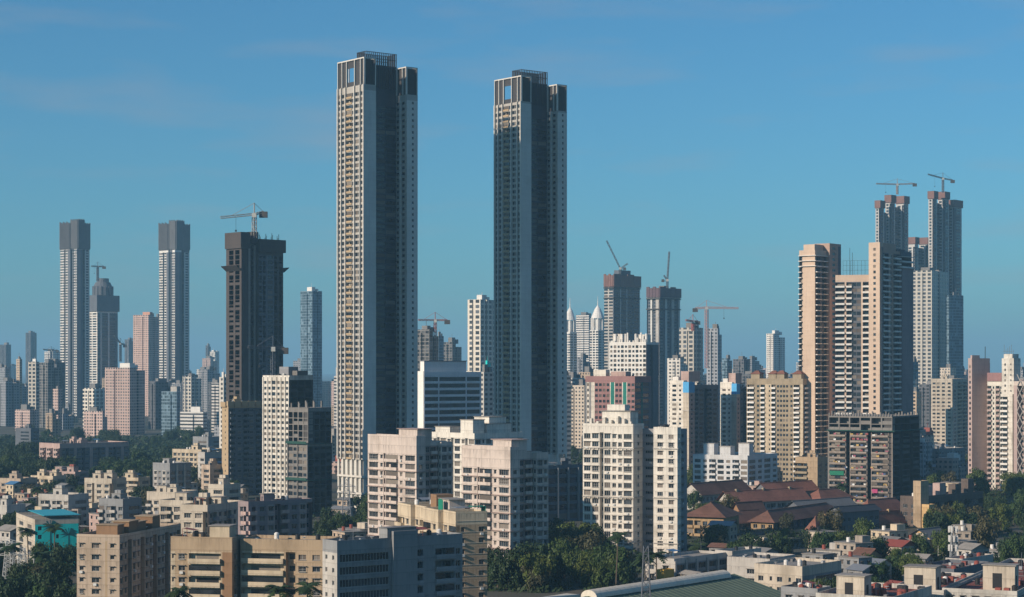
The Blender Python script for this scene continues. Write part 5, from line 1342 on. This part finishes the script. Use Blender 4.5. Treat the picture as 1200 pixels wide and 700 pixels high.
mast("thin lattice pylon left of the white ribbed slab on the far left", 216, 470, 440, 2500, 3, "pylon", GALV, cat="pylon", arms=2)

# ------------------------------------------------------------------ distant city fill
def city_fill():
    g = random.Random(77); kinds = ['cream', 'white', 'pink', 'grey', 'dark', 'glass', 'band', 'conc', 'tan', 'grey', 'dark']
    n = 0; tries = 0
    while n < 225 and tries < 6000:
        tries += 1
        D = g.choice((1, 1, 1.4, 1.8, 2.3)) * g.uniform(1750, 3300)
        px = g.uniform(-140, 1340)
        if px < 260 and D < 2150: continue
        X = (px - 600) / FPX * D; w = g.uniform(14, 34) * (1 + (D - 1700) / 7000)
        if not free(X, D, w * .55): continue
        top = g.triangular(HZN - 14, HZN + 42 * 2000 / D, HZN + 6) if g.random() < .5 else g.uniform(HZN - 2, HZN + 30)
        H = EYE + (HZN - top) / FPX * D
        if H < 12: continue
        pw = w / D * FPX
        k = g.choice(kinds)
        far("one of the many blocks crowding the hazy city skyline", px - pw * .5, px + pw * g.uniform(-.1, .3), px + pw * .5, top, D, k, g.uniform(32, 52), group="blocks crowding the distant city", cat="building", name="distant_block")
        n += 1
    n = 0; tries = 0
    while n < 110 and tries < 4000:
        tries += 1
        D = g.uniform(1250, 3000); px = g.uniform(-20, 1220)
        if px < 265 and 1300 < D < 2080: continue
        X = (px - 600) / FPX * D; w = g.uniform(12, 30)
        if not free(X, D, w * .6): continue
        H = g.uniform(8, 26); top = HZN - (H - EYE) / D * FPX; pw = w / D * FPX
        far("one of the low roofs packed between the taller blocks", px - pw * .5, px + pw * g.uniform(-.1, .3), px + pw * .5, top, D, g.choice(('cream', 'white', 'pink', 'tan', 'grey', 'grey')), g.uniform(32, 52), group="low roofs packed between the blocks", cat="building", name="low_building", top=g.choice((TANK_R, ROOF_G, WHITE, ROOF)))
        n += 1
city_fill()

# ------------------------------------------------------------------ small houses and huts
def huts():
    g = random.Random(31); tones = [CREAM2, PALE, TANP, PINKD, GREYB, DIRT, CREAM]; roofs = [SHEET, TANK_R, TILE2, GALV, TARP, ROOF, ROOF_G]
    def hut(px, D, label, group, big=1.0):
        X = (px - 600) / FPX * D; w, d, h = g.uniform(5, 10) * big, g.uniform(6, 12) * big, g.choice((3.2, 6.2, 6.2, 9.2)) * (1 if big <= 1 else 1.3)
        if not free(X, D, 2.5): return 0
        FOOT.append((X, D, 4.5 * big)); root = empty("small_house", (X, D, 0), R(90 - g.uniform(25, 60)), label, "small house", group); wm = g.choice(tones); rm = g.choice(roofs)
        m = MB(); m.box(0, w, 0, d, 0, h); m.build('wall', [wm], root)
        nf = max(1, int(h / 3))
        for f in range(nf):
            for i in range(max(1, int(d / 3))):
                y = d * (i + .5) / max(1, int(d / 3)); k = MB(); z = f * 3 + 1; k.box(-.12, -.004, y - .6, y + .6, z, z + 1.25); k.box(-.6, -.004, y - .8, y + .8, z + 1.3, z + 1.4, 1); k.build('window', [g.choice((GL[0], GL[0], GL[1], GL[3])), CONC], root)
            for i in range(max(1, int(w / 3))):
                x = w * (i + .5) / max(1, int(w / 3)); k = MB(); z = f * 3 + 1; k.box(x - .6, x + .6, -.12, -.004, z, z + 1.25); k.box(x - .8, x + .8, -.6, -.004, z + 1.3, z + 1.4, 1); k.build('window', [g.choice((GL[0], GL[0], GL[1], GL[3])), CONC], root)
        m = MB(); e = .7
        if g.random() < .55:
            t = h + w * .22; m.quad((-e, d + e, h), (-e, -e, h), (w / 2, -e, t), (w / 2, d + e, t)); m.quad((w + e, -e, h), (w + e, d + e, h), (w / 2, d + e, t), (w / 2, -e, t)); m.tri((0, 0, h), (w, 0, h), (w / 2, 0, t - .1)); m.tri((w, d, h), (0, d, h), (w / 2, d, t - .1)); m.build('roof', [rm], root)
        else:
            m.box(-.3, w + .3, -.3, d + .3, h + .003, h + .25); m.build('roof', [ROOF], root)
            k = MB(); k.cyl(w * .3, d * .6, h + .26, h + 1.9, .7, 0, 10); k.build('water_tank', [g.choice((TANK_B, WHITE, TANK_R))], root)
            if g.random() < .6: k = MB(); k.box(w * .5, w * .95, d * .1, d * .45, h + .26, h + 2.6); k.build('stair_head', [wm], root)
        return 1
    for n, x0, x1, y0, y1, lab, gr in ((60, -12, 290, 730, 1130, "small low house packed among the cream blocks on the left", "small houses among the left blocks"), (34, 790, 1180, 600, 800, "small low house squeezed between the sheds at lower right", "small houses between the lower right sheds"), (40, 640, 1180, 1040, 1500, "small house glimpsed between the blocks right of centre", "small houses behind the tiled quarter"), (8, 360, 440, 700, 960, "small house under the trees at the tallest tower's foot", "small houses at the tallest tower's foot")):
        c = 0
        for t in range(2500):
            if c >= n: break
            c += hut(g.uniform(x0, x1), g.uniform(y0, y1), lab, gr)
DIRT = wall("grimy_hut_wall", (.34, .29, .24), .7)
huts()

# ------------------------------------------------------------------ trees
def leafmat(name, c):
    m, n, l, p = nodes_of(name)
    oi = n.new("ShaderNodeObjectInfo"); v = noise(n, l, .35, 1, 4); v2 = noise(n, l, 2.2, 1, 2)
    a = mixc(n, l, ramp(n, l, v, .35, .68), tuple(x * .55 for x in c), tuple(x * 1.5 for x in c))
    b = mixc(n, l, mathn(n, l, 'MULTIPLY', oi.outputs['Random'], .6), a, (c[0] * 1.6, c[1] * 1.15, c[2] * .7))
    o = mixc(n, l, mathn(n, l, 'MULTIPLY', v2, .35), b, tuple(x * .4 for x in c))
    l.new(o, p.inputs['Base Color']); p.inputs['Roughness'].default_value = .6; p.inputs['Specular IOR Level'].default_value = .2
    p.inputs['Transmission Weight'].default_value = 0.0
    return m
LEAF = [leafmat("leaf_deep_green", (.024, .048, .018)), leafmat("leaf_mid_green", (.034, .068, .020)), leafmat("leaf_yellow_green", (.064, .10, .024)), leafmat("leaf_dry_olive", (.060, .064, .032))]
BARK = wall("bark", (.11, .085, .06), .3)
def crown_mesh(seed, mat, flat=.75, nlobe=15, per=190):
    g = random.Random(seed); m = MB(); lobes = []
    for i in range(nlobe):
        a = g.uniform(0, 6.283); r = math.sqrt(g.random()) * .68; z = g.uniform(-.50, .44) * (1 - r * .45)
        lobes.append((r * math.cos(a), r * math.sin(a), z * flat + .0, g.uniform(.22, .40)))
    lobes.append((0, 0, .18, .42))
    for cx, cy, cz, rr in lobes:
        for k in range(per):
            d = Vector((g.gauss(0, 1), g.gauss(0, 1), g.gauss(0, 1) + .25)).normalized(); q = rr * (g.random() ** .35) * g.uniform(.88, 1.12)
            c = Vector((cx, cy, cz)) + Vector((d.x, d.y, d.z * .8)) * q
            nrm = (d + Vector((g.gauss(0, .55), g.gauss(0, .55), g.gauss(0, .55) + .35))).normalized(); u = nrm.orthogonal().normalized(); w = nrm.cross(u); t = g.uniform(0, 6.28)
            u, w = u * math.cos(t) + w * math.sin(t), w * math.cos(t) - u * math.sin(t); s = g.uniform(.030, .058)
            m.quad(tuple(c - u * s * 1.3), tuple(c - w * s * .7), tuple(c + u * s * 1.3), tuple(c + w * s * .7))
    return m.mesh("crown", [mat])
def trunk_mesh(seed):
    g = random.Random(seed); m = MB(); m.bar((0, 0, -1.15), (.02, .01, -.45), .055, 0, 7, .042)
    for i in range(6):
        a = i * 1.05 + g.uniform(-.3, .3); m.bar((.02, .01, -.5), (.42 * math.cos(a), .42 * math.sin(a), g.uniform(-.1, .2)), .032, 0, 5, .012)
    m.bar((.02, .01, -.45), (0, 0, .3), .04, 0, 5, .012)
    return m.mesh("trunk", [BARK])
CROWNS = [[crown_mesh(10 * k + i, LEAF[k], g2) for i, g2 in enumerate((.7, .85, .95))] for k in range(4)]
TRUNKS = [trunk_mesh(i) for i in range(3)]
TREES = 0
def tree(x, y, h, w, k, label, group, rng, name="tree"):
    global TREES
    i = rng.randrange(3); root = empty(name, (x, y, 0), rng.uniform(0, 6.28), label, "tree", group); cz = h * .46
    c = link('crown', CROWNS[k][i], root); t = link('trunk', TRUNKS[i], root)
    c.location = (0, 0, cz); c.scale = (w / 2, w / 2 * rng.uniform(.85, 1.1), (h - cz) / .66)
    t.location = (0, 0, cz); t.scale = (w / 2, w / 2, cz / 1.15)
    TREES += 1
def grove(label, group, boxes, n, hr, kinds, seed, D=None, rad=3.0, cap=0):
    g = random.Random(seed); done = 0; tries = 0
    while done < n and tries < n * 60:
        tries += 1; x0, x1, y0, y1 = g.choice(boxes)
        px = g.uniform(x0, x1); Dd = g.uniform(y0, y1); X = (px - 600) / FPX * Dd; h = g.uniform(*hr); w = h * g.uniform(.75, 1.15)
        if not free(X, Dd, rad): continue
        tree(X, Dd, h, w, g.choice(kinds), label, group, g); done += 1
grove("tree of the dark wood stretching below the far left towers", "trees of the dark left wood", [(-15, 262, 1340, 2020), (120, 262, 1180, 1500), (-15, 60, 1180, 1600), (-15, 262, 1180, 1330)], 100, (12, 19), (0, 0, 0, 1), 1, rad=2)
grove("tree among the low cream blocks on the left", "trees among the left blocks", [(-10, 270, 740, 1300)], 75, (8, 14), (0, 0, 0, 1, 1, 3), 2, rad=0)
grove("dark tree in the lower left corner near the pylons", "trees by the left pylons", [(-12, 92, 560, 800)], 24, (10, 15), (0, 0, 1, 3), 3)
grove("tree at the foot of the tallest tower and the pink blocks", "trees below the tallest tower", [(362, 440, 660, 960)], 14, (10, 16), (0, 1, 1, 2), 4)
grove("dense tree in front of the large white block", "trees before the large white block", [(560, 690, 560, 740), (600, 800, 570, 690), (640, 700, 700, 800)], 62, (10, 17), (0, 0, 0, 1, 2, 3), 5, rad=2)
grove("tree growing around the old tiled houses", "trees around the tiled houses", [(790, 1060, 720, 1060), (785, 905, 1060, 1250)], 34, (8, 14), (0, 0, 1, 2, 3), 6, rad=2)
grove("tree of the right hand thicket below the rose towers", "trees of the right thicket", [(1085, 1215, 660, 1190)], 40, (11, 17), (0, 0, 1, 2, 2, 3), 7, rad=2)
grove("tree between the low roofs at lower right", "trees between the lower right roofs", [(880, 1110, 560, 760)], 24, (8, 13), (0, 1, 1, 2), 8, rad=2)
grove("tree glimpsed between blocks in the middle distance", "trees between middle blocks", [(640, 900, 1250, 1700), (1040, 1140, 1150, 1500)], 20, (9, 14), (0, 1), 9)

def undergrowth():
    g = random.Random(5); m = MB()
    for (x0, x1, y0, y1, n, sz) in ((-15, 262, 1300, 2030, 900, 6), (-15, 270, 600, 1290, 420, 3.4), (360, 445, 640, 960, 130, 3.2), (555, 800, 540, 800, 420, 3.2), (785, 1215, 560, 1250, 950, 3.2), (640, 1215, 1250, 1900, 420, 5)):
        for i in range(n):
            D = g.uniform(y0, y1); px = g.uniform(x0, x1); X = (px - 600) / FPX * D; r = sz * g.uniform(.5, 1.2)
            if not free(X, D, -2): continue
            for k in range(46):
                d = Vector((g.gauss(0, 1), g.gauss(0, 1), abs(g.gauss(0, .9)))).normalized(); c = Vector((X, D, 0)) + Vector((d.x * r, d.y * r, d.z * r * .8)) * g.uniform(.75, 1.05)
                nr = (d + Vector((g.gauss(0, .5), g.gauss(0, .5), g.gauss(0, .5) + .3))).normalized(); u = nr.orthogonal().normalized(); w = nr.cross(u); q = r * g.uniform(.12, .22)
                m.quad(tuple(c - u * q * 1.3), tuple(c - w * q * .8), tuple(c + u * q * 1.3), tuple(c + w * q * .8))
    tag(m.build("undergrowth", [LEAF[0]]), kind='stuff')
undergrowth()

def palm_meshes(seed):
    g = random.Random(seed); t = MB(); p = Vector((0, 0, 0)); r = .24
    for i in range(6):
        q = p + Vector((.10 * math.sin(i * .6), .05, 1.6)); t.bar(p, q, r, 0, 7, r * .9); p = q; r *= .92
    m = MB()
    for i in range(20):
        a = i * 2.399; el = g.uniform(-.35, 1.0); o = p.copy(); d = Vector((math.cos(a), math.sin(a), 0)); L = g.uniform(2.6, 3.5); n = 7; pts = []
        for k in range(n + 1):
            s = k / n; pts.append(o + d * (L * s * math.cos(el * (1 - s * .4))) + Vector((0, 0, L * s * math.sin(el) - 1.9 * s * s)))
        sd = Vector((-d.y, d.x, 0))
        for k in range(n):
            A, B = pts[k], pts[k + 1]; w = .75 * math.sin(math.pi * (k + .8) / (n + 1.2)) + .08
            for s in (-1, 1):
                m.quad(tuple(A), tuple(B), tuple(B + sd * s * w + Vector((0, 0, -.35 * w)) + d * .3), tuple(A.lerp(B, .35) + sd * s * w + Vector((0, 0, -.35 * w)) + d * .15))
    return t.mesh("trunk", [BARK]), m.mesh("fronds", [LEAF[0]])
PALM = [palm_meshes(i) for i in range(2)]
def palm(px, py, D, h, label, group="coconut palms"):
    p = at(px, py, D); root = empty("palm_tree", (p.x, p.y, 0), px, label, "palm", group); tm, fm = PALM[int(px) % 2]; top = p.z; s = 1.25
    t = link('trunk', tm, root); t.scale = (s, s, top / 9.6); f = link('fronds', fm, root); f.scale = (s, s, s); f.location = (0, 0, top - 9.6 * s)
for px, py, D, lab in ((34, 622, 690, "palm standing before the cream end of the teal house"), (64, 618, 690, "palm in front of the teal painted wall"), (12, 640, 640, "palm beside the taller pale pylon"), (48, 650, 630, "palm below the teal house, right of the short pylon"),
    (43, 572, 985, "palm between the two leftmost cream blocks"), (330, 690, 490, "palm crown before the right balcony stack, bottom edge"), (358, 688, 490, "palm crown at the right corner of the balcony block, bottom edge"), (207, 692, 480, "palm at the left corner of the balcony block, bottom edge"),
    (722, 628, 640, "palm in front of the large white block's front"), (757, 652, 600, "palm behind the grey lattice mast"), (816, 640, 720, "palm before the yellow verandah house"), (985, 568, 1000, "palm at the foot of the block crowded with washing"), (1030, 605, 905, "palm above the long red brown roof"), (770, 650, 615, "palm right of the grey lattice mast")):
    palm(px, py, D, 10, lab)
print("TREES", TREES)
# ------------------------------------------------------------------ haze
def haze():
    b = MB(); b.box(-14010, 14010, -610, 26010, -1.5, 420)
    m = bpy.data.materials.new("air_haze"); m.use_nodes = True
    n, l = m.node_tree.nodes, m.node_tree.links; n.clear()
    o = n.new("ShaderNodeOutputMaterial"); v = n.new("ShaderNodeVolumePrincipled")
    v.inputs['Color'].default_value = (0.36, 0.72, 1.0, 1)
    v.inputs['Density'].default_value = 0.00009
    v.inputs['Anisotropy'].default_value = 0.0
    l.new(v.outputs[0], o.inputs['Volume'])
    tag(b.build("haze", [m]), kind='stuff')
haze()
